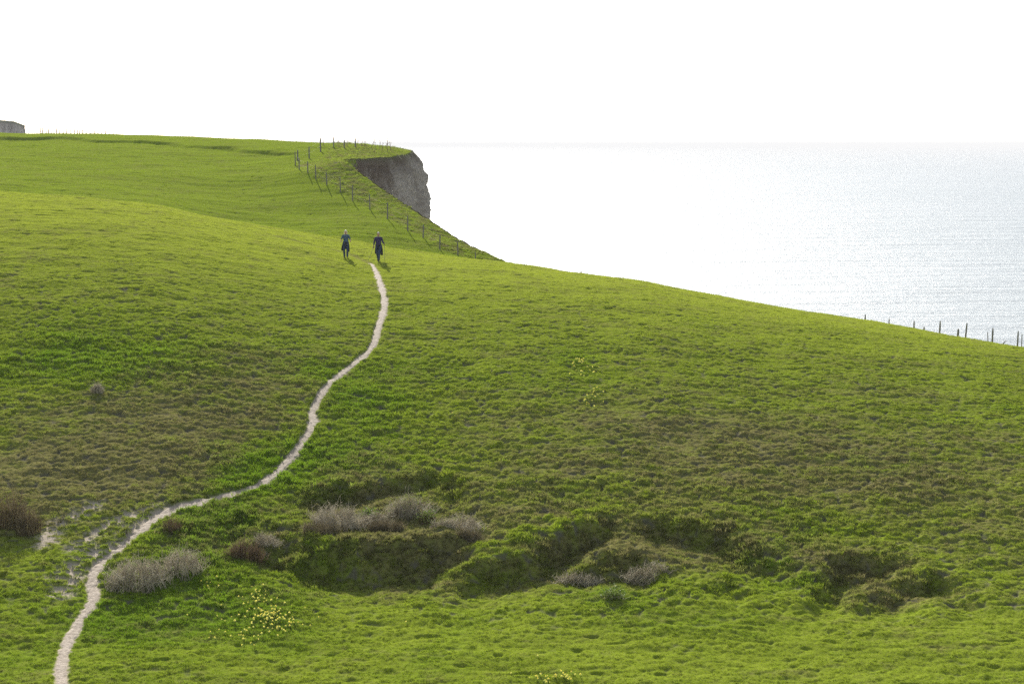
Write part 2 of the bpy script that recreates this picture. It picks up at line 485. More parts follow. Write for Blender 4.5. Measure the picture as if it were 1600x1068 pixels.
def blade_material():
    m, ns, ln = new_mat('grass_blade')
    br = attr(ns, 'brown', 'INSTANCER'); lu = attr(ns, 'lush', 'INSTANCER'); rn = attr(ns, 'rnd', 'INSTANCER')
    g = mixc(ns, ln, lu, (0.230, 0.295, 0.024), (0.150, 0.255, 0.014))
    g = mixc(ns, ln, attr(ns, 'lit_tint', 'INSTANCER'), g, (0.320, 0.375, 0.035))  # same painted brightening for the blades
    o = mixc(ns, ln, rn, (0.150, 0.145, 0.050), (0.21, 0.19, 0.080))
    c = mixc(ns, ln, br, g, o)
    hv = nd(ns, 'ShaderNodeHueSaturation'); ln.new(c, hv.inputs['Color'])
    ln.new(mth(ns, ln, 'ADD', mth(ns, ln, 'MULTIPLY', rn, 0.5), 0.75), hv.inputs['Value'])
    d = ns.new('ShaderNodeBsdfDiffuse'); t = ns.new('ShaderNodeBsdfTranslucent')
    ln.new(hv.outputs[0], d.inputs['Color']); ln.new(hv.outputs[0], t.inputs['Color'])
    mx = nd(ns, 'ShaderNodeMixShader', Fac=0.5)
    ln.new(d.outputs[0], mx.inputs[1]); ln.new(t.outputs[0], mx.inputs[2])
    out = ns.new('ShaderNodeOutputMaterial'); ln.new(mx.outputs[0], out.inputs[0])
    return m

def simple_mat(name, c1, c2, scale=8.0, rough=0.9, bump=0.3, spec=0.2, trans=0.0, dist=0.01):
    m, ns, ln = new_mat(name)
    tc = ns.new('ShaderNodeTexCoord').outputs['Object']
    n1 = nd(ns, 'ShaderNodeTexNoise', Scale=scale, Detail=5.0, Roughness=0.6); ln.new(tc, n1.inputs['Vector'])
    cr = ns.new('ShaderNodeValToRGB'); ln.new(n1.outputs['Fac'], cr.inputs[0])
    cr.color_ramp.elements[0].position = 0.32; cr.color_ramp.elements[0].color = (*c1, 1)
    cr.color_ramp.elements[1].position = 0.68; cr.color_ramp.elements[1].color = (*c2, 1)
    b = nd(ns, 'ShaderNodeBump', Strength=bump, Distance=dist); ln.new(n1.outputs['Fac'], b.inputs['Height'])
    p = nd(ns, 'ShaderNodeBsdfPrincipled', Roughness=rough); p.inputs['Specular IOR Level'].default_value = spec
    ln.new(cr.outputs[0], p.inputs['Base Color']); ln.new(b.outputs[0], p.inputs['Normal'])
    res = p.outputs[0]
    if trans > 0:
        t = ns.new('ShaderNodeBsdfTranslucent'); ln.new(cr.outputs[0], t.inputs['Color'])
        mx = nd(ns, 'ShaderNodeMixShader', Fac=trans); ln.new(p.outputs[0], mx.inputs[1]); ln.new(t.outputs[0], mx.inputs[2]); res = mx.outputs[0]
    out = ns.new('ShaderNodeOutputMaterial'); ln.new(res, out.inputs[0])
    return m

M_TURF = turf_material()
M_BLADE = blade_material()
M_PATH = simple_mat('trodden_chalk', (0.22, 0.175, 0.13), (0.46, 0.39, 0.315), 9.0, 0.9, 0.9, 0.2, 0, 0.03)
M_POST = simple_mat('weathered_wood', (0.13, 0.12, 0.11), (0.24, 0.22, 0.20), 12.0, 0.85, 0.4)
M_WIRE = simple_mat('dull_wire', (0.08, 0.08, 0.08), (0.14, 0.14, 0.14), 3.0, 0.6, 0.0)
M_TWIG = simple_mat('grey_twigs', (0.20, 0.165, 0.11), (0.64, 0.57, 0.43), 3.0, 0.8, 0.0, 0.3, 0.0)
M_TWIG2 = simple_mat('brown_twigs', (0.15, 0.10, 0.06), (0.34, 0.24, 0.14), 3.0, 0.8, 0.0, 0.3, 0.25)
M_THICK = simple_mat('russet_twigs', (0.15, 0.11, 0.06), (0.42, 0.33, 0.19), 3.0, 0.8, 0.0, 0.3, 0.25)
M_DRY = simple_mat('dead_grass', (0.22, 0.18, 0.10), (0.42, 0.36, 0.24), 3.0, 0.9, 0.0, 0.2, 0.4)
M_LEAF = simple_mat('green_leaf', (0.10, 0.17, 0.02), (0.20, 0.27, 0.05), 4.0, 0.6, 0.0, 0.3, 0.35)
M_PETAL = simple_mat('pale_yellow_petal', (0.95, 0.90, 0.22), (0.96, 0.93, 0.40), 9.0, 0.7, 0.0, 0.2, 0.55)
M_CORE = simple_mat('deep_yellow', (0.88, 0.76, 0.12), (0.92, 0.82, 0.20), 9.0, 0.7, 0.0, 0.2, 0.3)

# ------------------------------------------------------------------ ground sheet
uf = np.linspace(-0.345, 0.345, 1380)
ul = -0.345 - np.cumsum(np.geomspace(0.001, 0.06, 34)); ur = 0.345 + np.cumsum(np.geomspace(0.001, 0.06, 34))
U = np.r_[ul[::-1], uf, ur]
YN = np.r_[np.arange(-14, 44, 1.0), np.arange(44, 47, 0.15)]
y = 47.0; yy = []
while y < 124: yy.append(y); y += 0.058 + 0.030 * (y - 47) / 70
while y < 200: yy.append(y); y += 0.16 + 0.10 * (y - 124) / 76
while y < 360: yy.append(y); y += 0.6 + (y - 200) * 0.03
YV = np.r_[YN, np.array(yy)]
UU, YY = np.meshgrid(U, YV)
XX = UU * np.maximum(YY, 22.0)
ZZ = np.empty_like(XX); masks = {}
keys = ('crease', 'lit_tint', 'brown', 'lush', 'path', 'mud', 'drop', 'trace')
for k in keys: masks[k] = np.empty(XX.shape, dtype=np.float32)
for r0 in range(0, XX.shape[0], 120):
    sl_ = slice(r0, r0 + 120)
    z, mk = land(XX[sl_], YY[sl_])
    ZZ[sl_] = z
    for k in keys: masks[k][sl_] = mk[k]
# land sinks under the sea everywhere beyond the far edge
ZZ = np.maximum(ZZ, -58)
nr, nc = XX.shape
idx = np.arange(nr * nc).reshape(nr, nc)
faces = np.stack([idx[:-1, :-1], idx[:-1, 1:], idx[1:, 1:], idx[1:, :-1]], -1).reshape(-1, 4)
zq = ZZ.ravel()[faces].max(1)
faces = faces[zq > -54]
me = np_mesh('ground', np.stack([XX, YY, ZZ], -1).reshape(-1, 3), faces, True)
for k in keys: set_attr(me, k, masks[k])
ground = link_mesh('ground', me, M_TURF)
tag(ground, kind='structure', label='grassy down sloping to the cliff edge')
nv = (XX.size, len(faces)); print('ground', nv)
del masks, faces, zq, idx

def gz(x, y):
    z, _ = land(np.array([x], float), np.array([y], float)); return float(z[0])

# footpath ribbon lying in its rut
def ribbon():
    P = PATH; n = len(P)
    seg = np.r_[0, np.cumsum(np.hypot(np.diff(P[:, 0]), np.diff(P[:, 1])))]
    s = np.arange(0, seg[-1], 0.09)
    px = np.interp(s, seg, P[:, 0]); py = np.interp(s, seg, P[:, 1])
    tx = np.gradient(px); ty = np.gradient(py); L = np.hypot(tx, ty); tx /= L; ty /= L
    w = np.linspace(-0.56, 0.56, 19)
    X = px[:, None] + w[None, :] * ty[:, None]; Y = py[:, None] - w[None, :] * tx[:, None]
    z, mk = land(X, Y)
    z = z + 0.014 - 0.10 * (1 - mk['path']) - 0.3 * (np.abs(w)[None, :] > 0.54)
    i = np.arange(X.size).reshape(X.shape)
    f = np.stack([i[:-1, :-1], i[:-1, 1:], i[1:, 1:], i[1:, :-1]], -1).reshape(-1, 4)
    return np_mesh('path', np.stack([X, Y, z], -1).reshape(-1, 3), f, True)
p = link_mesh('path', ribbon(), M_PATH); tag(p, kind='structure', label='narrow trodden chalk footpath winding up the slope')

# ------------------------------------------------------------------ sea
def sea_material():
    m, ns, ln = new_mat('sea_water')
    tc = ns.new('ShaderNodeTexCoord').outputs['Object']
    mp = nd(ns, 'ShaderNodeMapping'); mp.inputs['Scale'].default_value = (0.5, 1.0, 1.0); ln.new(tc, mp.inputs['Vector'])
    n1 = nd(ns, 'ShaderNodeTexNoise', Scale=0.22, Detail=7.0, Roughness=0.72); ln.new(mp.outputs[0], n1.inputs['Vector'])
    n2 = nd(ns, 'ShaderNodeTexNoise', Scale=0.02, Detail=3.0); ln.new(mp.outputs[0], n2.inputs['Vector'])
    mp3 = nd(ns, 'ShaderNodeMapping'); mp3.inputs['Scale'].default_value = (0.22, 1.0, 1.0); mp3.inputs['Rotation'].default_value = (0, 0, 0.12); ln.new(tc, mp3.inputs['Vector'])
    n5 = nd(ns, 'ShaderNodeTexNoise', Scale=0.05, Detail=4.0, Roughness=0.55); ln.new(mp3.outputs[0], n5.inputs['Vector'])
    h = mth(ns, ln, 'ADD', mth(ns, ln, 'MULTIPLY', n1.outputs['Fac'], 0.8), mth(ns, ln, 'MULTIPLY', n5.outputs['Fac'], 3.0))
    b = nd(ns, 'ShaderNodeBump', Strength=1.0, Distance=1.6); ln.new(h, b.inputs['Height'])
    p = nd(ns, 'ShaderNodeBsdfPrincipled', Roughness=0.38, IOR=1.33)
    n3 = nd(ns, 'ShaderNodeTexNoise', Scale=0.004, Detail=3.0); ln.new(mp.outputs[0], n3.inputs['Vector'])
    c = mixc(ns, ln, n3.outputs['Fac'], (0.22, 0.27, 0.30), (0.32, 0.36, 0.39))
    ln.new(c, p.inputs['Base Color']); ln.new(b.outputs[0], p.inputs['Normal'])
    out = ns.new('ShaderNodeOutputMaterial'); ln.new(p.outputs[0], out.inputs[0])
    return m
SEA_Z = -52.0
rr = np.r_[0, np.geomspace(60, 60000, 60)]
th = np.linspace(0, 2 * math.pi, 97)[:-1]
V = [(0, 0, SEA_Z)] + [(r * math.sin(t), r * math.cos(t), SEA_Z) for r in rr[1:] for t in th]
f = []
nth = len(th)
for k in range(len(rr) - 2):
    for j in range(nth):
        a = 1 + k * nth + j; b = 1 + k * nth + (j + 1) % nth
        f.append((a, b, b + nth, a + nth))
me = np_mesh('sea', np.array(V), np.array(f)[:, ::-1])
o = link_mesh('sea', me, sea_material()); tag(o, kind='structure', label='bright hazy sea reaching the horizon')

# ------------------------------------------------------------------ cliff face below the rim
def cliff_material():
    m, ns, ln = new_mat('chalk_cliff')
    tc = ns.new('ShaderNodeTexCoord').outputs['Object']
    mp = nd(ns, 'ShaderNodeMapping'); mp.inputs['Scale'].default_value = (1.0, 1.0, 0.45); ln.new(tc, mp.inputs['Vector'])
    n1 = nd(ns, 'ShaderNodeTexNoise', Scale=0.55, Detail=8.0, Roughness=0.65); ln.new(mp.outputs[0], n1.inputs['Vector'])
    n2 = nd(ns, 'ShaderNodeTexNoise', Scale=3.0, Detail=6.0, Roughness=0.7); ln.new(tc, n2.inputs['Vector'])
    mp2 = nd(ns, 'ShaderNodeMapping'); mp2.inputs['Scale'].default_value = (0.35, 0.35, 2.6); mp2.inputs['Rotation'].default_value = (0.1, 0.15, 0); ln.new(tc, mp2.inputs['Vector'])
    n3 = nd(ns, 'ShaderNodeTexNoise', Scale=0.8, Detail=5.0); ln.new(mp2.outputs[0], n3.inputs['Vector'])
    chalk = mixc(ns, ln, n3.outputs['Fac'], (0.27, 0.225, 0.17), (0.74, 0.66, 0.55))
    earth = mixc(ns, ln, n2.outputs['Fac'], (0.12, 0.085, 0.06), (0.26, 0.20, 0.145))
    e = mth(ns, ln, 'ADD', attr(ns, 'earth'), mth(ns, ln, 'MULTIPLY', mth(ns, ln, 'SUBTRACT', n1.outputs['Fac'], 0.5), 2.6), True)
    c = mixc(ns, ln, e, chalk, earth)
    weeds = mixc(ns, ln, n2.outputs['Fac'], (0.10, 0.12, 0.04), (0.17, 0.17, 0.07))
    c = mixc(ns, ln, mth(ns, ln, 'ADD', attr(ns, 'turfy'), mth(ns, ln, 'MULTIPLY', mth(ns, ln, 'SUBTRACT', n2.outputs['Fac'], 0.55), 1.2), True), c, weeds)
    h = mth(ns, ln, 'ADD', n2.outputs['Fac'], n3.outputs['Fac'])
    b = nd(ns, 'ShaderNodeBump', Strength=1.0, Distance=0.6); ln.new(h, b.inputs['Height'])
    p = nd(ns, 'ShaderNodeBsdfPrincipled', Roughness=0.95); p.inputs['Specular IOR Level'].default_value = 0.1
    ln.new(c, p.inputs['Base Color']); ln.new(b.outputs[0], p.inputs['Normal'])
    out = ns.new('ShaderNodeOutputMaterial'); ln.new(p.outputs[0], out.inputs[0])
    return m
M_CLIFF = cliff_material()
def cliff():
    P = coast[5:]                                   # from the crest round the notch and the headland
    P = smooth_line(P, 5)
    seg = np.r_[0, np.cumsum(np.hypot(np.diff(P[:, 0]), np.diff(P[:, 1])))]
    s = np.arange(0, min(seg[-1], 120), 0.14)
    px = np.interp(s, seg, P[:, 0]); py = np.interp(s, seg, P[:, 1])
    tx = np.gradient(px); ty = np.gradient(py)
    k = np.ones(15) / 15
    tx = np.convolve(np.pad(tx, 7, 'edge'), k, 'valid'); ty = np.convolve(np.pad(ty, 7, 'edge'), k, 'valid')
    L = np.hypot(tx, ty); nx = ty / L; ny = -tx / L     # outward = right of travel
    t = np.r_[np.linspace(0, 10, 80), np.geomspace(10.3, 56, 50)]
    rimz, _ = land(px - nx * 0.15, py - ny * 0.15)
    S, T = np.meshgrid(s, t)
    head = sstep(s[np.argmin(np.abs(px + 14.5) + np.abs(py - 150))], s[np.argmin(np.abs(px + 11.0) + np.abs(py - 164))], s)[None, :]
    out = 0.05 + 0.04 * T + 1.3 * head * (1 - np.exp(-T / 1.7)) + 0.15 * (1 - head) * (1 - np.exp(-T / 2))
    disp = 0.55 * fbm(S / 2.4, T / 3.5, 61, 4) + 0.30 * np.abs(pnoise(S / 0.9, T / 2.5, 63)) + 0.12 * fbm(S / 0.35, T / 0.3, 64, 3) + 0.25 * sstep(0, 0.5, pnoise(S / 3.0 + T / 14, T / 1.1, 65))
    out = out + (0.75 * disp - 0.1) * sstep(0, 0.8, T)
    X = px[None, :] + nx[None, :] * out; Y = py[None, :] + ny[None, :] * out
    Z = rimz[None, :] + 0.02 - T
    Z = np.where(T < 0.01, Z + 0.0, Z)
    me_i = np.arange(X.size).reshape(X.shape)
    f = np.stack([me_i[:-1, :-1], me_i[:-1, 1:], me_i[1:, 1:], me_i[1:, :-1]], -1).reshape(-1, 4)[:, ::-1]
    me = np_mesh('cliff', np.stack([X, Y, Z], -1).reshape(-1, 3), f, True)
    s_rib = s[np.argmin(np.abs(px + 12.0) + np.abs(py - 160))]
    earth = 1.0 * np.exp(-T / 0.9) + 0.60 * (1 - sstep(s_rib - 1.5, s_rib + 0.3, S + 0.12 * T)) + 0.45 * np.exp(-T / 2.0) * 0.6
    turfy = 0.9 * np.exp(-T / 0.22) + 0.25 * head * np.exp(-T / 1.0)
    set_attr(me, 'earth', earth); set_attr(me, 'turfy', turfy)
    return me
o = link_mesh('cliff', cliff(), M_CLIFF); tag(o, kind='structure', label='grey chalk cliff face of the headland')

# distant headland at the left edge
def distant():
    D = 900.0
    tl = at(-260, 180, D); tr = at(38, 200, D)
    top = [(-700,150),(-260,172),(-60,180),(0,187),(22,189),(38,195)]
    n = 220
    xs = np.linspace(-700, 39, n); ys = np.interp(xs, [a for a, _ in top], [b for _, b in top])
    rows = []
    depth = [(60, 'T'), (25, 'T'), (0, 'R')]
    V = []; em = []
    for j, (back, dz) in enumerate([(260, -6), (120, 1.0), (40, 0.5), (6, 0.0), (0, -0.6)]):
        for x, yp in zip(xs, ys):
            v = at(x, yp, D); wob = 3.5 * float(pnoise(np.array([x / 9.0]), np.array([0.3]), 71)[0])
            V.append((v.x * (1 + (back + wob) / D) - back * 0.03, v.y + back + wob, v.z + dz)); em.append(0)
    fracs = np.r_[np.linspace(0.02, 0.3, 14), np.linspace(0.35, 1, 8)]
    for fr in fracs:
        for x, yp in zip(xs, ys):
            v = at(x, yp, D)
            wob = 3.5 * float(pnoise(np.array([x / 9.0]), np.array([0.3]), 71)[0]) + 2.0 * float(fbm(np.array([x / 5.0]), np.array([fr * 9]), 72, 3)[0])
            V.append((v.x + (3.0 * fr ** 0.7 if x > 30 else 0), v.y - 12 * fr + wob, v.z - 0.6 + (SEA_Z - 4 - v.z) * fr)); em.append(fr)
    V = np.array(V); i = np.arange(len(V)).reshape(-1, n)
    # fold the right-hand end back into the land
    extra = []
    f = np.stack([i[:-1, :-1], i[:-1, 1:], i[1:, 1:], i[1:, :-1]], -1).reshape(-1, 4)
    m = len(V); E = []
    for r_ in range(4, i.shape[0]):
        a = V[i[r_, -1]]
        E.append((a[0] * (1 + 40 / D) - 3, a[1] + 40, a[2])); E.append((a[0] * (1 + 260 / D) - 15, a[1] + 260, a[2]))
    V = np.vstack([V, np.array(E)])
    ef = []
    for q, r_ in enumerate(range(4, i.shape[0] - 1)):
        a, b = i[r_, -1], i[r_ + 1, -1]
        ef.append((a, m + 2 * q, m + 2 * q + 2, b)); ef.append((m + 2 * q, m + 2 * q + 1, m + 2 * q + 3, m + 2 * q + 2))
    f = np.vstack([f, np.array(ef)])
    me = np_mesh('distant_headland', V, f)
    fr = np.array(em + [0.1] * len(E))
    set_attr(me, 'earth', np.where(fr > 0, 0.55 * np.exp(-fr / 0.12), 0)); set_attr(me, 'turfy', np.where(fr == 0, 1.6, 0.0))
    return me
o = link_mesh('distant_headland', distant(), M_CLIFF); tag(o, kind='structure', label='hazy far headland with chalk cliff')

# ------------------------------------------------------------------ grass (uncountable: one scattered object)
def tuft_mesh(name, nb, spread, h, w, seed):
    r = np.random.default_rng(seed); V = []; Fc = []
    for _ in range(nb):
        a = r.uniform(0, 2 * math.pi); rad = spread * math.sqrt(r.uniform()); x, y = rad * math.cos(a), rad * math.sin(a)
        la = a + r.normal(0, 0.6); ln_ = r.uniform(0.25, 0.9) * h; hh = h * r.uniform(0.55, 1.1)
        wa = r.uniform(0, math.pi); dx, dy = math.cos(wa) * w / 2, math.sin(wa) * w / 2
        mx, my = x + 0.3 * ln_ * math.cos(la), y + 0.3 * ln_ * math.sin(la)
        tx, ty = x + ln_ * math.cos(la), y + ln_ * math.sin(la)
        b = len(V)
        V += [(x - dx, y - dy, -0.02), (x + dx, y + dy, -0.02), (mx + dx * .8, my + dy * .8, hh * 0.62), (mx - dx * .8, my - dy * .8, hh * 0.62), (tx + dx * .2, ty + dy * .2, hh), (tx - dx * .2, ty - dy * .2, hh)]
        Fc += [(b, b + 1, b + 2, b + 3), (b + 3, b + 2, b + 4, b + 5)]
    return np_mesh(name, np.array(V), np.array(Fc))
tufts = bpy.data.collections.new('tuft_sources')
for i in range(5):
    me = tuft_mesh('grass_tuft', 15, 0.085, 0.085 + 0.012 * i, 0.013 + 0.002 * (i % 3), 100 + i)
    me.materials.append(M_BLADE)
    tufts.objects.link(bpy.data.objects.new('grass_tuft', me))

def scatter(n, ya, yb, seed, umax=0.325, scale=1.0):
    r = np.random.default_rng(seed)
    u = r.uniform(-umax, umax, n); Y = r.uniform(ya, yb, n); X = u * Y
    z, mk = land(X, Y)
    keep = (mk['path'] < 0.02 + 0.05 * r.uniform(size=n)) & (mk['mud'] < r.uniform(size=n)) & (mk['drop'] < 0.35)
    keep &= ~((mk['brown'] > 0.6) & (r.uniform(size=n) < 0.25) & (mk['face'] < 0.3))
    br = np.clip(mk['brown'] + r.normal(0, 0.22, n), 0, 1); lu = np.clip(mk['lush'] + r.normal(0, 0.15, n), 0, 1)
    sc = (0.16 + 2.2 * np.clip(mk['amp'] - 0.02, 0, 0.14) + 0.25 * mk['face'] + 0.20 * mk['lush'] + 0.22 * mk['sea']) * (0.15 + 1.4 * mk['lump']) * r.uniform(0.6, 1.35, n) * scale
    return X[keep], Y[keep], z[keep] - 0.005, br[keep], lu[keep], sc[keep], r.uniform(size=keep.sum()), mk['lit_tint'][keep]
parts_ = [scatter(430000, 45.5, 124, 1), scatter(90000, 122, 185, 2, 0.325, 1.15)]
gx, gy, gzz, gb, gl, gs, gr, gf = [np.concatenate(a) for a in zip(*parts_)]
print('tufts', len(gx))
gm = bpy.data.meshes.new('grass')
gm.vertices.add(len(gx)); gm.vertices.foreach_set('co', np.stack([gx, gy, gzz], -1).astype(np.float32).ravel())
for k, v in (('brown', gb), ('lush', gl), ('size', gs), ('rnd', gr), ('lit_tint', gf)): set_attr(gm, k, v)
grass = link_mesh('grass', gm)
tag(grass, 'short green pasture grass covering the slopes', 'grass', kind='stuff')
ng = bpy.data.node_groups.new('grass_scatter', 'GeometryNodeTree')
ng.interface.new_socket('Geometry', in_out='INPUT', socket_type='NodeSocketGeometry')
ng.interface.new_socket('Geometry', in_out='OUTPUT', socket_type='NodeSocketGeometry')
gi = ng.nodes.new('NodeGroupInput'); go = ng.nodes.new('NodeGroupOutput')
ci = ng.nodes.new('GeometryNodeCollectionInfo'); ci.inputs['Collection'].default_value = tufts
ci.inputs['Separate Children'].default_value = True; ci.inputs['Reset Children'].default_value = True
iop = ng.nodes.new('GeometryNodeInstanceOnPoints'); iop.inputs['Pick Instance'].default_value = True
m2p = ng.nodes.new('GeometryNodeMeshToPoints')
rv = ng.nodes.new('FunctionNodeRandomValue'); rv.data_type = 'FLOAT_VECTOR'
rv.inputs['Min'].default_value = (-0.22, -0.22, 0); rv.inputs['Max'].default_value = (0.22, 0.22, 6.283)
na = ng.nodes.new('GeometryNodeInputNamedAttribute'); na.data_type = 'FLOAT'; na.inputs['Name'].default_value = 'size'
ng.links.new(gi.outputs[0], m2p.inputs[0]); ng.links.new(m2p.outputs[0], iop.inputs['Points'])
ng.links.new(ci.outputs[0], iop.inputs['Instance']); ng.links.new(rv.outputs['Value'], iop.inputs['Rotation'])
ng.links.new(na.outputs[0], iop.inputs['Scale']); ng.links.new(iop.outputs[0], go.inputs[0])
md = grass.modifiers.new('scatter', 'NODES'); md.node_group = ng

# ------------------------------------------------------------------ tube helper (numpy, many thin tapering strands in one mesh)
def strands(name, lines, k=3):
    """lines: list of (points (m,3), radii (m))"""
    V = []; Fc = []; off = 0
    for P, rad in lines:
        P = np.asarray(P, float); m = len(P)
        T = np.gradient(P, axis=0); T /= np.linalg.norm(T, axis=1)[:, None] + 1e-9
        ref = np.array([0.3, 1.0, 0.1]) if abs(T[0][2]) > 0.6 else np.array([0, 0, 1.0])
        A = np.cross(T, ref); A /= np.linalg.norm(A, axis=1)[:, None] + 1e-9
        B = np.cross(T, A)
        for q in range(k):
            a = 2 * math.pi * q / k
            V.append(P + (A * math.cos(a) + B * math.sin(a)) * np.asarray(rad)[:, None])
        blk = np.arange(k * m).reshape(k, m) + off
        for q in range(k):
            a, b = blk[q], blk[(q + 1) % k]
            Fc.append(np.stack([a[:-1], b[:-1], b[1:], a[1:]], -1))
        off += k * m
    return np_mesh(name, np.vstack(V), np.vstack(Fc), False)

def bush(name, px, py, w, dep, h, n, mat, label, cat, upright=0.3, seed=0, rad=0.009, leaves=0, lmat=None, side=3, group=None, leafsize=0.05):
    x0, y0 = hit(px, py); z0 = gz(x0, y0)
    root = empty(name, (x0, y0, z0), 0, label, cat, group)
    r = np.random.default_rng(seed)
    stems = []; twigs = []; tips = []
    for i in range(n):
        a = r.uniform(0, 2 * math.pi); q = math.sqrt(r.uniform())
        bx, by = q * w * 0.38 * math.cos(a), q * dep * 0.38 * math.sin(a)
        lump = 0.80 + 0.16 * math.sin(a * 3 + seed) + 0.14 * math.sin(a * 5 + 2 * seed) + r.normal(0, 0.20)
        e = r.uniform(0.15, 1.0) ** 0.6 * math.pi / 2
        a2 = a + r.normal(0, 0.5)
        ex = w * 0.5 * math.cos(a2) * math.cos(e) * lump * (1 - upright * 0.5) + bx * upright
        ey = dep * 0.5 * math.sin(a2) * math.cos(e) * lump * (1 - upright * 0.5) + by * upright
        ez = h * (math.sin(e) * (0.8 + 0.25 * r.normal()) * (1 - 0.35 * q) + upright * 0.2 * r.uniform())
        ez = max(ez, 0.08 * h)
        p0 = np.array([bx, by, 0.0]); p3 = np.array([ex, ey, ez])
        gz_ = (gzf(x0 + bx, y0 + by) - z0); p0[2] = gz_ - 0.05; p3[2] += 0.6 * gz_
        mid = (p0 + p3) / 2; mid[2] += 0.18 * h * r.uniform(0.2, 1); mid[:2] += r.normal(0, 0.05, 2)
        t = np.linspace(0, 1, 6)[:, None]
        P = (1 - t) ** 2 * p0 + 2 * t * (1 - t) * mid + t * t * p3 + r.normal(0, 0.012, (6, 3))
        (stems if i % 4 == 0 else twigs).append((P, np.linspace(rad * (1.6 if i % 4 == 0 else 1.0), rad * 0.35, 6)))
        for _ in range(side):
            s = r.integers(2, 6); q0 = P[s]; d = r.normal(0, 1, 3); d[2] = abs(d[2]) * 0.8 + upright; d /= np.linalg.norm(d)
            L = r.uniform(0.06, 0.26)
            q1 = q0 + d * L * 0.55 + r.normal(0, 0.01, 3); q2 = q0 + d * L + np.array([0, 0, 0.02])
            twigs.append((np.array([q0, q1, q2]), np.array([rad * 0.55, rad * 0.45, rad * 0.2]))); tips.append(q2)
    link_mesh('stem', strands('stem', stems), mat, root)
    tw = link_mesh('twigs', strands('twigs', twigs), mat, root); tw['kind'] = 'stuff'
    if leaves:
        T = np.array(tips); idx = r.integers(0, len(T), leaves); C = T[idx] + r.normal(0, 0.06, (leaves, 3)); C[:, 2] = np.maximum(C[:, 2], 0.02)
        d1 = r.normal(0, 1, (leaves, 3)); d1 /= np.linalg.norm(d1, axis=1)[:, None]
        d2 = np.cross(d1, r.normal(0, 1, (leaves, 3))); d2 /= np.linalg.norm(d2, axis=1)[:, None]
        s = (leafsize * r.uniform(0.5, 1.0, leaves))[:, None]
        V = np.stack([C - d1 * s, C - d2 * s * .45, C + d1 * s, C + d2 * s * .45], 1).reshape(-1, 3)
        lf = link_mesh('foliage', np_mesh('foliage', V, np.arange(len(V)).reshape(-1, 4)), lmat, root); lf['kind'] = 'stuff'
    return root
def gzf(x, y):
    return float(base_cache(x, y))
def base_cache(x, y):
    z, _ = land(np.array([x], float), np.array([y], float), detail=False); return z[0]
_land = land
# quick local ground look-up for the bushes
class Local:
    def __init__(s, cx, cy, r=3.0, n=25):
        s.x0, s.y0, s.r, s.n = cx - r, cy - r, r, n
        g = np.linspace(0, 2 * r, n); X, Y = np.meshgrid(s.x0 + g, s.y0 + g); s.Z, _ = land(X, Y, detail=False)
    def __call__(s, x, y):
        i = int(np.clip(round((y - s.y0) / (2 * s.r) * (s.n - 1)), 0, s.n - 1)); j = int(np.clip(round((x - s.x0) / (2 * s.r) * (s.n - 1)), 0, s.n - 1))
        return s.Z[i, j]
def local_bush(*a, **k):
    global base_cache
    x0, y0 = hit(a[1], a[2]); base_cache = Local(x0, y0)
    return bush(*a, **k)

local_bush('leafless_bush', 216, 914, 3.1, 2.0, 0.95, 420, M_TWIG, 'broad grey leafless bush beside the lower bend of the footpath', 'bush', seed=1)
local_bush('leafless_bush', 284, 898, 2.2, 1.8, 0.95, 240, M_TWIG, 'smaller rounded grey bush touching the right side of the broad leafless bush', 'bush', seed=2)
local_bush('dry_grass_clump', 385, 872, 1.6, 0.8, 0.65, 260, M_TWIG2, 'reddish brown clump of dead stalks between the grey bush and the hollow', 'dry plant', seed=3, upright=0.8)
local_bush('dry_grass_clump', 268, 836, 0.8, 0.6, 0.5, 120, M_TWIG2, 'small dry brown clump just above the grey bushes by the footpath', 'dry plant', seed=4, upright=0.8)
local_bush('brown_thicket', 6, 822, 2.2, 1.3, 1.35, 360, M_THICK, 'tall brown thicket cut off by the left edge of the photo', 'bush', seed=5, upright=0.9)
local_bush('brown_thicket', 44, 830, 1.2, 0.9, 0.75, 220, M_THICK, 'lower brown thicket with straw coloured tips at the right foot of the tall one', 'bush', seed=6, upright=0.9)
local_bush('leafless_bush', 530, 830, 3.0, 1.9, 0.95, 420, M_TWIG, 'pale grey twiggy bush at the left end of the grassy hollow', 'bush', seed=7)
local_bush('leafy_shrub', 575, 812, 0.8, 0.5, 0.4, 70, M_TWIG, 'low green leafy shrub beside the pale bush in the hollow', 'shrub', seed=8, leaves=500, lmat=M_LEAF)
local_bush('bramble_mound', 640, 806, 2.4, 1.0, 0.8, 300, M_TWIG, 'dark bramble mound at the back of the hollow', 'bramble', seed=9, leaves=500, lmat=M_LEAF, leafsize=0.035)
local_bush('leafy_shrub', 668, 820, 0.9, 0.5, 0.5, 90, M_TWIG2, 'yellowish green shrub in the middle of the hollow', 'shrub', seed=10, leaves=800, lmat=M_LEAF, leafsize=0.035)
local_bush('leafless_bush', 722, 834, 2.3, 1.4, 0.65, 220, M_TWIG, 'spiky pale grey bush at the right end of the hollow', 'bush', seed=11)
local_bush('dry_grass_clump', 605, 834, 1.6, 0.4, 0.35, 200, M_DRY, 'straw coloured tuft along the front lip of the hollow', 'dry plant', seed=12, upright=0.9)
local_bush('leafless_bush', 152, 614, 0.75, 0.5, 0.45, 110, M_TWIG, 'small lone grey bush on the open slope left of the footpath', 'bush', seed=13)
local_bush('leafless_bush', 905, 890, 2.2, 0.9, 0.42, 150, M_TWIG, 'dim grey bush at the foot of the shaded bank below the diagonal ridge', 'bush', seed=14)
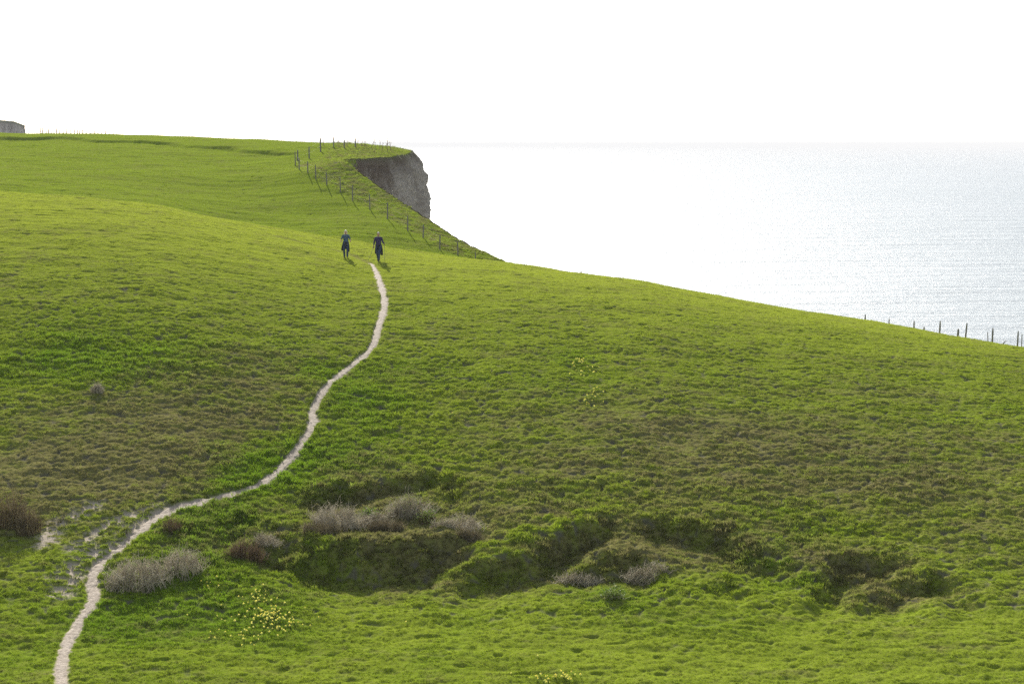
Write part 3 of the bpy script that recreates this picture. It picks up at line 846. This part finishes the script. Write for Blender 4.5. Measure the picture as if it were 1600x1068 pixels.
local_bush('leafless_bush', 1010, 892, 2.4, 0.9, 0.5, 190, M_TWIG, 'grey bush with pale tips on the hummocky bank right of the dim one', 'bush', seed=15)
local_bush('bramble_mound', 590, 824, 1.6, 0.8, 0.55, 230, M_TWIG, 'low grey bramble joining the pale bush to the dark mound in the hollow', 'bramble', seed=18, leaves=160, lmat=M_LEAF, leafsize=0.03)
local_bush('bramble_mound', 690, 838, 1.4, 0.6, 0.45, 190, M_TWIG, 'low grey bramble in front of the yellowish shrub in the hollow', 'bramble', seed=19, leaves=120, lmat=M_LEAF, leafsize=0.03)
local_bush('dry_grass_clump', 500, 850, 1.8, 0.8, 0.5, 220, M_DRY, 'straw coloured clump hanging over the left end of the shaded bank', 'dry plant', seed=20, upright=0.7)
local_bush('leafless_bush', 415, 852, 1.4, 0.8, 0.5, 140, M_TWIG, 'thin grey bush just right of the reddish brown clump', 'bush', seed=21)
local_bush('leafy_shrub', 958, 934, 1.1, 0.5, 0.22, 40, M_TWIG, 'bright green leafy patch at the foot of the hummocky bank', 'shrub', seed=16, leaves=600, lmat=M_LEAF)
local_bush('dry_grass_clump', 735, 850, 1.2, 0.4, 0.4, 160, M_DRY, 'straw coloured tuft on the right end of the shaded bank top', 'dry plant', seed=17, upright=0.9)

# ------------------------------------------------------------------ fences
def post_mesh(h, r, lean=(0, 0), seed=0, below=0.3):
    rr_ = np.random.default_rng(seed); k = 8; lv = 7; V = []; Fc = []
    for j in range(lv):
        t = j / (lv - 1); z = -below + (h + below) * t
        rad = r * (1.08 - 0.18 * t) * (0.72 if j == lv - 1 else 1)
        for q in range(k):
            a = 2 * math.pi * q / k + 0.2; rq = rad * (1 + 0.10 * math.sin(q * 2.4 + seed) + rr_.normal(0, 0.02))
            tt = max(z, 0)
            V.append((rq * math.cos(a) + lean[0] * tt, rq * math.sin(a) + lean[1] * tt, z - (0.01 if j == lv - 1 else 0) * (q % 3)))
    for j in range(lv - 1):
        for q in range(k):
            a = j * k + q; b = j * k + (q + 1) % k; Fc.append((a, b, b + k, a + k))
    c = (lv - 1) * k
    for q in range(1, k - 1, 1):
        Fc.append((c, c + q, c + q + 1, c + q + 1)) if False else None
    V.append((lean[0] * h, lean[1] * h, h + 0.005)); top = len(V) - 1
    bm = bmesh.new(); vs = [bm.verts.new(v) for v in V]
    for f in Fc:
        if f: bm.faces.new([vs[i] for i in f])
    for q in range(k): bm.faces.new([vs[c + q], vs[c + (q + 1) % k], vs[top]])
    me = bpy.data.meshes.new('post'); bm.to_mesh(me); bm.free()
    return me

def fence(name, pts, label, rad=0.05, wires=(0.45, 0.85), seed=0):
    """pts: (X, Y, ground z, height, lean)"""
    X0, Y0_, z0 = pts[0][:3]
    root = empty(name, (X0, Y0_, z0), 0, label, 'fence')
    for i, (x, y, z, h, ln_) in enumerate(pts):
        o = link_mesh('post', post_mesh(h, rad * random.uniform(0.9, 1.15), ln_, seed + i), M_POST, root)
        o.location = (x - X0, y - Y0_, z - z0)
    for f in wires:
        L = []
        for i in range(len(pts) - 1):
            a, b = pts[i], pts[i + 1]
            pa = np.array([a[0] - X0 + a[4][0] * a[3] * f, a[1] - Y0_, a[2] - z0 + a[3] * f]); pb = np.array([b[0] - X0 + b[4][0] * b[3] * f, b[1] - Y0_, b[2] - z0 + b[3] * f])
            t = np.linspace(0, 1, 7)[:, None]; P = pa + (pb - pa) * t; P[:, 2] -= 0.05 * 4 * (t[:, 0] * (1 - t[:, 0]))
            L.append((P, np.full(7, 0.0018)))
        link_mesh('wire', strands('wire', L), M_WIRE, root)
    return root

def post_at(px, base, top, near=False, lean=(0, 0)):
    x, y = far_hit(px, base) if not near else near
    z = gz(x, y)
    h = ray(px, top); h = -float(h[1]) * y - z
    return (x, y, z, float(np.clip(h, 0.4, 1.6)), lean)
P = [post_at(*q) for q in [(461.5,258,237),(467.5,265,247),(481,272,252),(493.5,280,257),(510.5,290,269),(532,300,275),(551,313,289),(578,327,303),(605.5,342,316),
     (637,360,337),(661,371,350),(687,389,366),(715.5,399,377),(743,406,394)]]
P = [(a, b, c, h, (random.uniform(-.03, .03), random.uniform(-.03, .03))) for a, b, c, h, _ in P]
fence('post_and_wire_fence', P, 'long post and wire fence running down the far slope towards the sea', 0.047, seed=10)
P = [post_at(*q) for q in [(465,250,234),(483,247,229),(501,237,215),(521.5,231,213),(538,232,218),(555,231,216)]]
P = [(a, b, c, h, (random.uniform(-.02, .02), 0)) for a, b, c, h, _ in P]
fence('post_and_wire_fence', P, 'short cliff top fence of tall posts above the grass skyline', 0.06, seed=40)

def hidden_post(px, top, D, want=1.2, lean=(0, 0)):
    u, s = ray(px, top); x = float(u) * D; z = gz(x, D)
    return (x, D, z, float(-s) * D - z, lean)
def post_by_top(px, top, want, lo, hi, lean=(0, 0)):
    """stand on the back slope where a post of the wanted height reaches the photo's top"""
    u, s = ray(px, top); Y = np.arange(lo, hi, 0.1); X = float(u) * Y
    z, _ = land(X, Y, detail=False); h = -float(s) * Y - z
    k = int(np.argmin(np.abs(h - want) + 0.02 * (Y - lo)))
    return (X[k], Y[k], gz(X[k], Y[k]), float(h[k]), lean)
def crest_Y(px):
    u, _ = ray(px, 500); return float(np.interp(float(u), _cu, crest_tab[:, 2]))
P = [post_by_top(px, top, 1.15, crest_Y(px) + 0.5, crest_Y(px) + 9, (ln_, 0)) for px, top, ln_ in
     [(1314.3,493,0),(1352,492.5,0),(1389.5,497,0),(1428.5,500.5,0),(1468.5,502,0.03),(1509,504,0.07),(1551,510.5,0.02),(1590.5,517,0.02),(1634,524,0)]]
fence('post_and_wire_fence', P, 'row of thin fence posts against the sea beyond the right hand ridge', 0.05, seed=60)
def stake(px, top, want, rad, lean, label, sd_):
    x, y, z, h, _ = post_by_top(px, top, want, crest_Y(px) + 0.3, crest_Y(px) + 7, (0, 0))
    o = link_mesh('wooden_stake', post_mesh(h, rad, lean, sd_), M_POST); o.location = (x, y, z)
    tag(o, label, 'stake')
stake(1444, 511, 0.6, 0.06, (0, 0), 'short post stump between the fence posts on the right ridge', 1)
stake(1497, 514, 0.75, 0.07, (0.02, 0), 'thick short dark post standing just left of the leaning fence post', 2)
stake(1544.7, 517, 1.0, 0.03, (-0.05, 0), 'thin pale stake beside the second fence post from the right edge', 3)
stake(1560, 531, 0.5, 0.05, (0.9, 0), 'broken stake leaning steeply to the right on the ridge', 4)
stake(1597, 522, 1.0, 0.03, (0, 0), 'thin stake close to the right edge of the photo', 5)
stake(908, 423, 0.5, 0.04, (0, 0), 'lone stake tip just showing above the middle of the ridge', 6)
# far fence along the left skyline
xs = [63.5,66,71.7,75.5,79.5,84,88,92.5,98.5,103.5,110.5,116.2,120.8,124,128.5,134.5,140.5,147.5,153,159,164.5,170.5,176.5,182.2]
P = []
for i, x in enumerate(xs):
    top = 199.2 + (x - 63) / 120 * 5.2 + random.uniform(-0.3, 0.3)
    q = hidden_post(x, top, 262.0); P.append((q[0], q[1], q[2], float(np.clip(q[3], 0.5, 2.4)), (random.uniform(-.03, .03), 0)))
print('far fence heights', [round(q[3], 2) for q in P][::6])
fence('post_and_wire_fence', P, 'distant fence of many closely spaced posts on the left skyline', 0.085, seed=80)

# ------------------------------------------------------------------ dried stalks at the cliff top
st = [((505,227),(506,215.5)),((527,228.5),(529,219)),((542,229),(543,214)),((557,229),(562,216)),((564,230),(568.5,215)),((570,230.5),(570,221)),((580,231),(584.5,219)),
      ((586,231),(586,223)),((593,232),(594.5,218)),((597,233),(599,224)),((605,238),(607,214)),((603,233),(605,222)),((611,235),(608,221))]
for i, ((bx, by), (tx, ty)) in enumerate(st):
    x, y = far_hit(bx, by + 1.0); z = gz(x, y)
    T = at(tx, ty, y); d = np.array([T.x - x, 0, T.z - z])
    if not 0.2 < d[2] < 2.2: d = d / max(abs(d[2]), 1e-6) * 0.9; d[2] = abs(d[2])
    r = np.random.default_rng(300 + i); t = np.linspace(0, 1, 7)[:, None]
    main = t * d + np.c_[0.05 * np.sin(t[:, 0] * 3 + i), 0.04 * np.cos(t[:, 0] * 4), np.zeros(7)] * t
    L = [(main, np.linspace(0.028, 0.014, 7))]
    for k in range(9 if i == 10 else 4):
        s = r.integers(3, 7); q0 = main[s]; a_ = r.uniform(0, 6.28); ll = r.uniform(0.1, 0.28) * (1.6 if i == 10 else 1)
        L.append((np.array([q0, q0 + np.array([math.cos(a_) * .4, math.sin(a_) * .4, .5]) * ll, q0 + np.array([math.cos(a_) * .6, math.sin(a_) * .6, 1]) * ll]), np.array([.014, .012, .008])))
    o = link_mesh('dried_stalk', strands('dried_stalk', L, 4), M_TWIG2); o.location = (x, y, z)
    if i == 10: tag(o, 'tallest branching dried plant beside the tip of the headland', 'dried plant')
    else: tag(o, 'thin dried plant stalk leaning against the sky on the cliff top', 'dried plant', 'dried stalks along the cliff top')

# ------------------------------------------------------------------ flowers
def flower_mesh():
    bm = bmesh.new(); R_ = 0.030
    c = bm.verts.new((0, 0, 0.075))
    for k in range(6):
        a = k * math.pi / 3
        def pt(rr_, da, z): return bm.verts.new((rr_ * math.cos(a + da), rr_ * math.sin(a + da), z))
        p1, p2, p3 = pt(R_ * .6, -.42, .080), pt(R_, 0, .078), pt(R_ * .6, .42, .080)
        f = bm.faces.new((c, p1, p2, p3)); f.material_index = 0
    n = 7; ra, rb = [], []
    for k in range(n):
        a = k * 2 * math.pi / n
        ra.append(bm.verts.new((.009 * math.cos(a), .009 * math.sin(a), .078))); rb.append(bm.verts.new((.012 * math.cos(a), .012 * math.sin(a), .096)))
    for k in range(n):
        f = bm.faces.new((ra[k], ra[(k + 1) % n], rb[(k + 1) % n], rb[k])); f.material_index = 1
    s0 = [bm.verts.new((.003 * math.cos(a), .003 * math.sin(a), -.03)) for a in (0, 2.1, 4.2)]; s1 = [bm.verts.new((.0025 * math.cos(a), .0025 * math.sin(a), .075)) for a in (0, 2.1, 4.2)]
    for k in range(3):
        f = bm.faces.new((s0[k], s0[(k + 1) % 3], s1[(k + 1) % 3], s1[k])); f.material_index = 2
    for k in range(4):
        a = k * 1.6 + .3; dx, dy = math.cos(a), math.sin(a)
        v = [bm.verts.new((0 - dy * .004, dx * .004, -.02)), bm.verts.new((dy * .004, -dx * .004, -.02)), bm.verts.new((dx * .03 + dy * .004, dy * .03 - dx * .004, .07)), bm.verts.new((dx * .045, dy * .045, .085))]
        f = bm.faces.new(v); f.material_index = 2
    me = bpy.data.meshes.new('wild_daffodil'); bm.to_mesh(me); bm.free()
    for m_ in (M_PETAL, M_CORE, M_LEAF): me.materials.append(m_)
    return me
FM = flower_mesh()
r = np.random.default_rng(5)
def patch(cx, cy, sx, sy, n): return [(cx + sx * r.normal(), cy + sy * r.normal()) for _ in range(n)]
main_p = patch(425, 972, 14, 8, 70) + patch(405, 962, 25, 18, 42) + patch(402, 938, 13, 6, 22) + patch(455, 982, 10, 5, 12) + patch(370, 985, 30, 14, 18) + patch(328, 916, 14, 4, 7) + patch(480, 985, 20, 8, 5) + patch(390, 1000, 20, 5, 10)
mid_p = patch(903, 568, 5, 3, 16) + patch(915, 580, 14, 7, 14)
low_p = patch(922, 624, 10, 8, 18)
bot_p = patch(872, 1062, 18, 3, 26) + patch(850, 1066, 12, 2, 6)
single = [(637,975),(840,1031),(800,1052),(709,652),(993,610),(1010,552),(968,660)]
for pts, lab, grp in ((main_p, 'pale yellow daffodil in the large flower patch right of the footpath foot', 'daffodils in the large lower patch'),
                      (mid_p, 'pale yellow daffodil in the small upper patch on the middle of the slope', 'daffodils in the upper mid slope patch'),
                      (low_p, 'pale yellow daffodil in the sparse patch just below the small upper one', 'daffodils in the lower mid slope patch'),
                      (bot_p, 'pale yellow daffodil in the patch at the bottom edge of the photo', 'daffodils along the bottom edge'),
                      (single, 'lone pale yellow daffodil scattered away from the flower patches', 'scattered single daffodils')):
    XY = np.array([hit(a, b) for a, b in pts]); Z, _ = land(XY[:, 0], XY[:, 1])
    for (x, y), z in zip(XY, Z):
        o = bpy.data.objects.new('wild_daffodil', FM); col.objects.link(o)
        s = r.uniform(0.9, 1.6) * (1.15 if 'mid slope' in grp else 0.95); o.scale = (s, s, s * 1.25); o.location = (x, y, z + 0.01)
        o.rotation_euler = (R(r.uniform(15, 60)), R(r.uniform(-25, 25)), R(r.uniform(-50, 50)))
        tag(o, lab, 'flower', grp)

# ------------------------------------------------------------------ tiny ship
D_ = (0 - SEA_Z) / float(ray(1498.6, 231.5)[1]); v = at(1498.6, 231.5, D_)
root = empty('ship', (v.x, v.y, SEA_Z), R(15), 'tiny dark ship far out on the sea near the right edge', 'ship')
bm = bmesh.new(); L2 = 7.0
prof = [(-L2, 1.8, 0), (-L2 * .6, 2.4, 0), (L2 * .4, 2.3, 0.2), (L2, 0.15, 0.9)]
vs = []
for x, w, z in prof:
    vs.append([bm.verts.new((x, -w, 2.2 + z)), bm.verts.new((x * .95, -w * .55, -0.6)), bm.verts.new((x * .95, w * .55, -0.6)), bm.verts.new((x, w, 2.2 + z))])
for a, b in zip(vs[:-1], vs[1:]):
    for k in range(4): bm.faces.new((a[k], b[k], b[(k + 1) % 4], a[(k + 1) % 4]))
bm.faces.new(vs[0]); bm.faces.new(vs[-1][::-1])
me = bpy.data.meshes.new('hull'); bm.to_mesh(me); bm.free()
M_HULL = simple_mat('ship_paint', (0.05, 0.06, 0.08), (0.09, 0.10, 0.12), 1.0, 0.5)
link_mesh('hull', me, M_HULL, root)
bm = bmesh.new(); bmesh.ops.create_cube(bm, size=1, matrix=Matrix.Translation((-2.5, 0, 3.6)) @ Matrix.Diagonal((4, 2.8, 3.0, 1))); bmesh.ops.bevel(bm, geom=bm.edges[:], offset=.2, segments=1)
me = bpy.data.meshes.new('cabin'); bm.to_mesh(me); bm.free(); link_mesh('cabin', me, M_HULL, root)

# ------------------------------------------------------------------ walkers
_bm = bmesh.new(); bmesh.ops.create_icosphere(_bm, subdivisions=2, radius=1.0)
ICO_V = np.array([v.co[:] for v in _bm.verts]); ICO_F = np.array([[v.index for v in f.verts] for f in _bm.faces]); _bm.free()
def blobmesh(name, chains, voxel, mat, parent, smooth=2):
    """chains: ((x,y,z,r), (x,y,z,r), ..., optional flatten tuple) merged into one continuous skin"""
    V = []; Fc = []; off = 0
    for ch in chains:
        fl = np.array((1., 1., 1.)); pts = ch
        if len(ch[-1]) == 3: fl = np.array(ch[-1]); pts = ch[:-1]
        if len(pts) == 1: S = [np.array(pts[0], float)]
        else:
            S = []
            for a, b in zip(pts[:-1], pts[1:]):
                a = np.array(a, float); b = np.array(b, float)
                n = max(2, int(np.linalg.norm(b[:3] - a[:3]) / (min(a[3], b[3]) * min(fl) * 0.45)) + 1)
                S += [a + (b - a) * t for t in np.linspace(0, 1, n)]
        for s in S:
            V.append(ICO_V * (s[3] * fl) + s[:3]); Fc.append(ICO_F + off); off += len(ICO_V)
    me = np_mesh(name, np.vstack(V), np.vstack(Fc), True)
    o = link_mesh(name, me, mat, parent)
    m = o.modifiers.new('skin', 'REMESH'); m.mode = 'VOXEL'; m.voxel_size = voxel; m.use_smooth_shade = True
    if smooth:
        s = o.modifiers.new('smooth', 'SMOOTH'); s.factor = 0.5; s.iterations = smooth
    return o
def hand(wr, d, side, curl=0.5):
    """palm, four unequal curled fingers and a thumb; d = unit direction forearm -> hand"""
    wr = np.array(wr); d = np.array(d, float); d /= np.linalg.norm(d)
    a = np.cross(d, [0, 1, 0]); a /= np.linalg.norm(a); b = np.cross(a, d)   # a across the palm, b palm normal
    ch = [((*wr, .024), (*(wr + d * .045), .026), (*(wr + d * .08), .024)), ]
    for k, L in enumerate((.062, .072, .066, .052)):
        r0 = wr + d * .085 + a * (k - 1.5) * .019 * side
        p1 = r0 + d * L * .45 - b * L * .25 * curl; p2 = p1 + d * L * .25 - b * L * .40 * curl; p3 = p2 - d * L * .1 * curl - b * L * .25
        ch.append(((*r0, .0095), (*p1, .009), (*p2, .0085), (*p3, .0075)))
    t0 = wr + d * .03 - a * .024 * side; t1 = t0 + d * .025 - a * .02 * side - b * .012; t2 = t1 + d * .03 - b * .02
    ch.append(((*t0, .012), (*t1, .011), (*t2, .009)))
    return ch
M_SKIN = simple_mat('skin', (0.42, 0.24, 0.17), (0.50, 0.30, 0.22), 6.0, 0.6, 0.0)
M_JEAN = simple_mat('denim', (0.03, 0.045, 0.10), (0.05, 0.075, 0.14), 18.0, 0.9, 0.2)
M_DARKJ = simple_mat('dark_jacket', (0.018, 0.018, 0.024), (0.035, 0.034, 0.042), 10.0, 0.8, 0.2)
M_BLUE = simple_mat('blue_top', (0.025, 0.045, 0.10), (0.11, 0.18, 0.25), 11.0, 0.85, 0.1)
M_NAVY = simple_mat('purple_navy_shirt', (0.035, 0.025, 0.085), (0.06, 0.045, 0.13), 7.0, 0.85, 0.1)
M_FAIR = simple_mat('fair_hair', (0.80, 0.72, 0.56), (0.92, 0.86, 0.72), 30.0, 0.5, 0.2, 0.4, 0.25)
M_GREYH = simple_mat('grey_hair', (0.38, 0.33, 0.28), (0.70, 0.64, 0.55), 30.0, 0.5, 0.2, 0.4, 0.25)
M_SHOE = simple_mat('boot', (0.05, 0.04, 0.035), (0.09, 0.075, 0.06), 10.0, 0.7, 0.2)
M_EYE = simple_mat('eye', (0.03, 0.02, 0.02), (0.05, 0.04, 0.03), 10.0, 0.3, 0.0)
M_POLE = simple_mat('pole_metal', (0.10, 0.10, 0.11), (0.16, 0.16, 0.17), 10.0, 0.4, 0.0, 0.5)

def person(px, py, label, feet, knees, elbows, wrists, handdirs, shirt, sleeve, hairm, long_hair, rz, flare):
    x, y = hit(px, py); z = gz(x, y)
    root = empty('person', (x, y, z), rz, label, 'person')
    hipz, sh = 0.92, 1.42
    ZL = lambda f: f
    legs = []
    for s, ft, kn in ((-1, feet[0], knees[0]), (1, feet[1], knees[1])):
        legs.append(((s * .09, 0, hipz - .02, .095), (kn[0], kn[1], kn[2], .06), (ft[0], ft[1] + .03, ft[2] + .09, .042)))
    arms = []; sleeves = []
    for i, s in ((0, -1), (1, 1)):
        sp = np.array((s * .185, 0, sh - .03)); e = np.array(elbows[i]); w = np.array(wrists[i])
        arms.append(((*sp, .05), (*e, .038), (*w, .024)))
        arms += hand(w, handdirs[i], s, 0.9)
        k = e if sleeve > 0.99 else sp + (e - sp) * sleeve
        sleeves.append(((*sp, .064), (*k, .054)) if sleeve < 0.99 else ((*sp, .064), (*e, .052), (*(e + (w - e) * .7), .040)))
    head = [((0, .005, 1.655, .090), (0, -.012, 1.60, .080), (0, -.030, 1.545, .052), (.86, 1.0, 1.0)),
            ((0, -.094, 1.605, .012), (0, -.108, 1.585, .014)), ((0, .01, 1.40, .062), (0, .0, 1.53, .052)),
            ((-.079, .005, 1.60, .018), (-.082, .01, 1.58, .014)), ((.079, .005, 1.60, .018), (.082, .01, 1.58, .014)),
            ((-.018, -.092, 1.553, .010), (.018, -.092, 1.553, .010))]
    torso = [((-.14, .0, sh - .02, .062), (.14, .0, sh - .02, .062)), ((0, 0, 1.32, .145), (0, 0, 1.12, .125), (0, 0, .96, .140), (1.15, .78, 1.0))]
    foot = []
    for ft in feet: foot.append(((ft[0], ft[1] + .04, ft[2] + .05, .038), (ft[0], ft[1] - .14, ft[2] + .035, .032)))
    blobmesh('body', head + torso + arms + legs + foot, .0085, M_SKIN, root)
    blobmesh('shirt', [((-.15, .0, sh - .015, .068), (0, .0, sh + .012, .062), (.15, .0, sh - .015, .068)),
                       ((0, 0, 1.33, .160), (0, 0, 1.12, .142), (0, 0, .93, .158), (1.16, .80, 1.0))] + sleeves, .011, shirt, root, 3)
    jl = []
    for s, ft, kn in ((-1, feet[0], knees[0]), (1, feet[1], knees[1])):
        jl.append(((s * .088, 0, hipz - .02, .112), (kn[0], kn[1], kn[2], .074), (ft[0], ft[1] + .035, ft[2] + .10, .064)))
    blobmesh('jeans', jl + [((0, 0, .97, .145), (0, 0, .88, .15), (1.08, .82, 1.0))], .011, M_JEAN, root, 2)
    # jacket tied round the waist: band, knot, two hanging flaps behind the thighs
    jk = [((-.16, -.02, .98, .04), (0, -.135, .975, .035), (.16, -.02, .98, .04)), ((-.16, .02, .98, .045), (0, .13, .98, .045), (.16, .02, .98, .045)),
          ((0, -.15, .96, .045),), ((.02, -.15, .95, .03), (.07, -.15, .74, .026)), ((-.02, -.15, .95, .03), (-.05, -.16, .70, .026)),
          ((-.10, .11, .93, .10), (-.14 - flare[0] * .5, .12, .70, .10), (-.16 - flare[0], .11, .50, .085), (1, .42, 1)),
          ((.10, .11, .93, .10), (.14 + flare[1] * .5, .12, .70, .10), (.16 + flare[1], .11, .42, .085), (1, .42, 1)),
          ((0, .13, .93, .10), (0, .15, .62, .10), (1, .42, 1))]
    o = blobmesh('tied_jacket', jk, .011, M_DARKJ, root, 2)
    for s, ft in ((0, feet[0]), (1, feet[1])):
        blobmesh('boot', [((ft[0], ft[1] + .05, ft[2] + .055, .050), (ft[0], ft[1] - .06, ft[2] + .045, .046), (ft[0], ft[1] - .15, ft[2] + .038, .040)),
                          ((ft[0], ft[1] + .045, ft[2] + .05, .048), (ft[0], ft[1] + .04, ft[2] + .14, .050))], .009, M_SHOE, root, 2)
    hr = [((0, .020, 1.680, .088), (0, .045, 1.62, .080), (.95, 1, 1)), ((-.06, -.02, 1.675, .035), (0, -.045, 1.70, .04), (.06, -.02, 1.675, .035))]
    if long_hair: hr += [((-.075, .02, 1.64, .034), (-.085, .02, 1.52, .030)), ((.075, .02, 1.64, .034), (.085, .02, 1.52, .030)), ((0, .06, 1.62, .07), (0, .07, 1.50, .05))]
    blobmesh('hair', hr, .009, hairm, root, 1)
    for s in (-1, 1):
        blobmesh('eye', [((s * .030, -.084, 1.612, .011),)], .003, M_EYE, root, 0)
    return root, Vector((x, y, z))

pA, oA = person(540.5, 401.5, 'left walker with light hair, blue top and dark jacket tied round the waist',
    feet=[(-.10, .04, 0), (.09, -.10, 0)], knees=[(-.11, -.02, .48), (.10, -.09, .49)],
    elbows=[(-.27, .02, 1.17), (.27, .02, 1.17)], wrists=[(-.30, -.16, 1.02), (.31, -.14, 1.06)], handdirs=[(-.1, -.8, -.4), (.1, -.8, -.4)],
    shirt=M_BLUE, sleeve=0.9, hairm=M_FAIR, long_hair=True, rz=R(4), flare=(.07, .0))
pA.scale = (.95, .95, .95)
pB, oB = person(591.5, 407.5, 'right walker in purple navy shirt holding a walking pole in each hand',
    feet=[(-.05, .16, 0.01), (.045, -.20, 0)], knees=[(-.085, .02, .47), (.055, -.14, .49)],
    elbows=[(-.26, .05, 1.14), (.27, .03, 1.15)], wrists=[(-.29, -.06, .90), (.38, -.17, 1.04)], handdirs=[(-.05, -.3, -.9), (.15, -.8, -.3)],
    shirt=M_NAVY, sleeve=1.0, hairm=M_GREYH, long_hair=False, rz=R(-4), flare=(.0, .02))
def pole(p_hand, p_tip, label):
    a = Vector(p_hand); b = Vector(p_tip); L = (a - b).length
    root = empty('walking_pole', b, 0, label, 'walking pole')
    d = (a - b).normalized()
    q = d.to_track_quat('Z', 'Y'); root.rotation_mode = 'QUATERNION'; root.rotation_quaternion = q
    t = lambda z0, z1, r0, r1: strands('shaft', [(np.array([(0, 0, z0), (0, 0, (z0 + z1) / 2), (0, 0, z1)]), np.array([r0, (r0 + r1) / 2, r1]))], 8)
    link_mesh('shaft', t(0, L, .006, .010), M_POLE, root)
    link_mesh('grip', t(L - .05, L + .10, .017, .019), M_DARKJ, root)
    link_mesh('basket', strands('basket', [(np.array([(0, 0, .06), (0, 0, .066), (0, 0, .072)]), np.array([.03, .032, .02]))], 10), M_DARKJ, root)
def hand_world(o, rz, w, d, sc=1.0):
    w = Vector(w) + Vector(d).normalized() * .085
    return o + Matrix.Rotation(rz, 3, 'Z') @ (w * sc)
h1 = hand_world(oB, R(-4), (.38, -.17, 1.04), (.15, -.8, -.3)); h2 = hand_world(oB, R(-4), (-.29, -.06, .90), (-.05, -.3, -.9))
t1 = (h1.x + .02, h1.y - .10); t2 = (h2.x - .33, h2.y + .18)
pole(h1, (t1[0], t1[1], gz(*t1)), 'walking pole planted upright beside the right walker, held in the outstretched hand')
pole(h2, (t2[0], t2[1], gz(*t2)), 'walking pole slanting outward between the two walkers')

# ------------------------------------------------------------------ haze
m, ns, ln = new_mat('haze')
pv = ns.new('ShaderNodeVolumePrincipled'); pv.inputs['Color'].default_value = (0.885, 0.895, 0.925, 1)
pv.inputs['Density'].default_value = HAZE; pv.inputs['Anisotropy'].default_value = 0.0
out = ns.new('ShaderNodeOutputMaterial'); ln.new(pv.outputs[0], out.inputs['Volume'])
bm = bmesh.new(); bmesh.ops.create_cube(bm, size=1, matrix=Matrix.Translation((0, 0, (22 - 60) / 2)) @ Matrix.Diagonal((130000, 130000, 82, 1)))
me = bpy.data.meshes.new('haze'); bm.to_mesh(me); bm.free()
o = link_mesh('haze', me, m); tag(o, 'thin bright sea haze over the whole view', 'haze', kind='stuff')
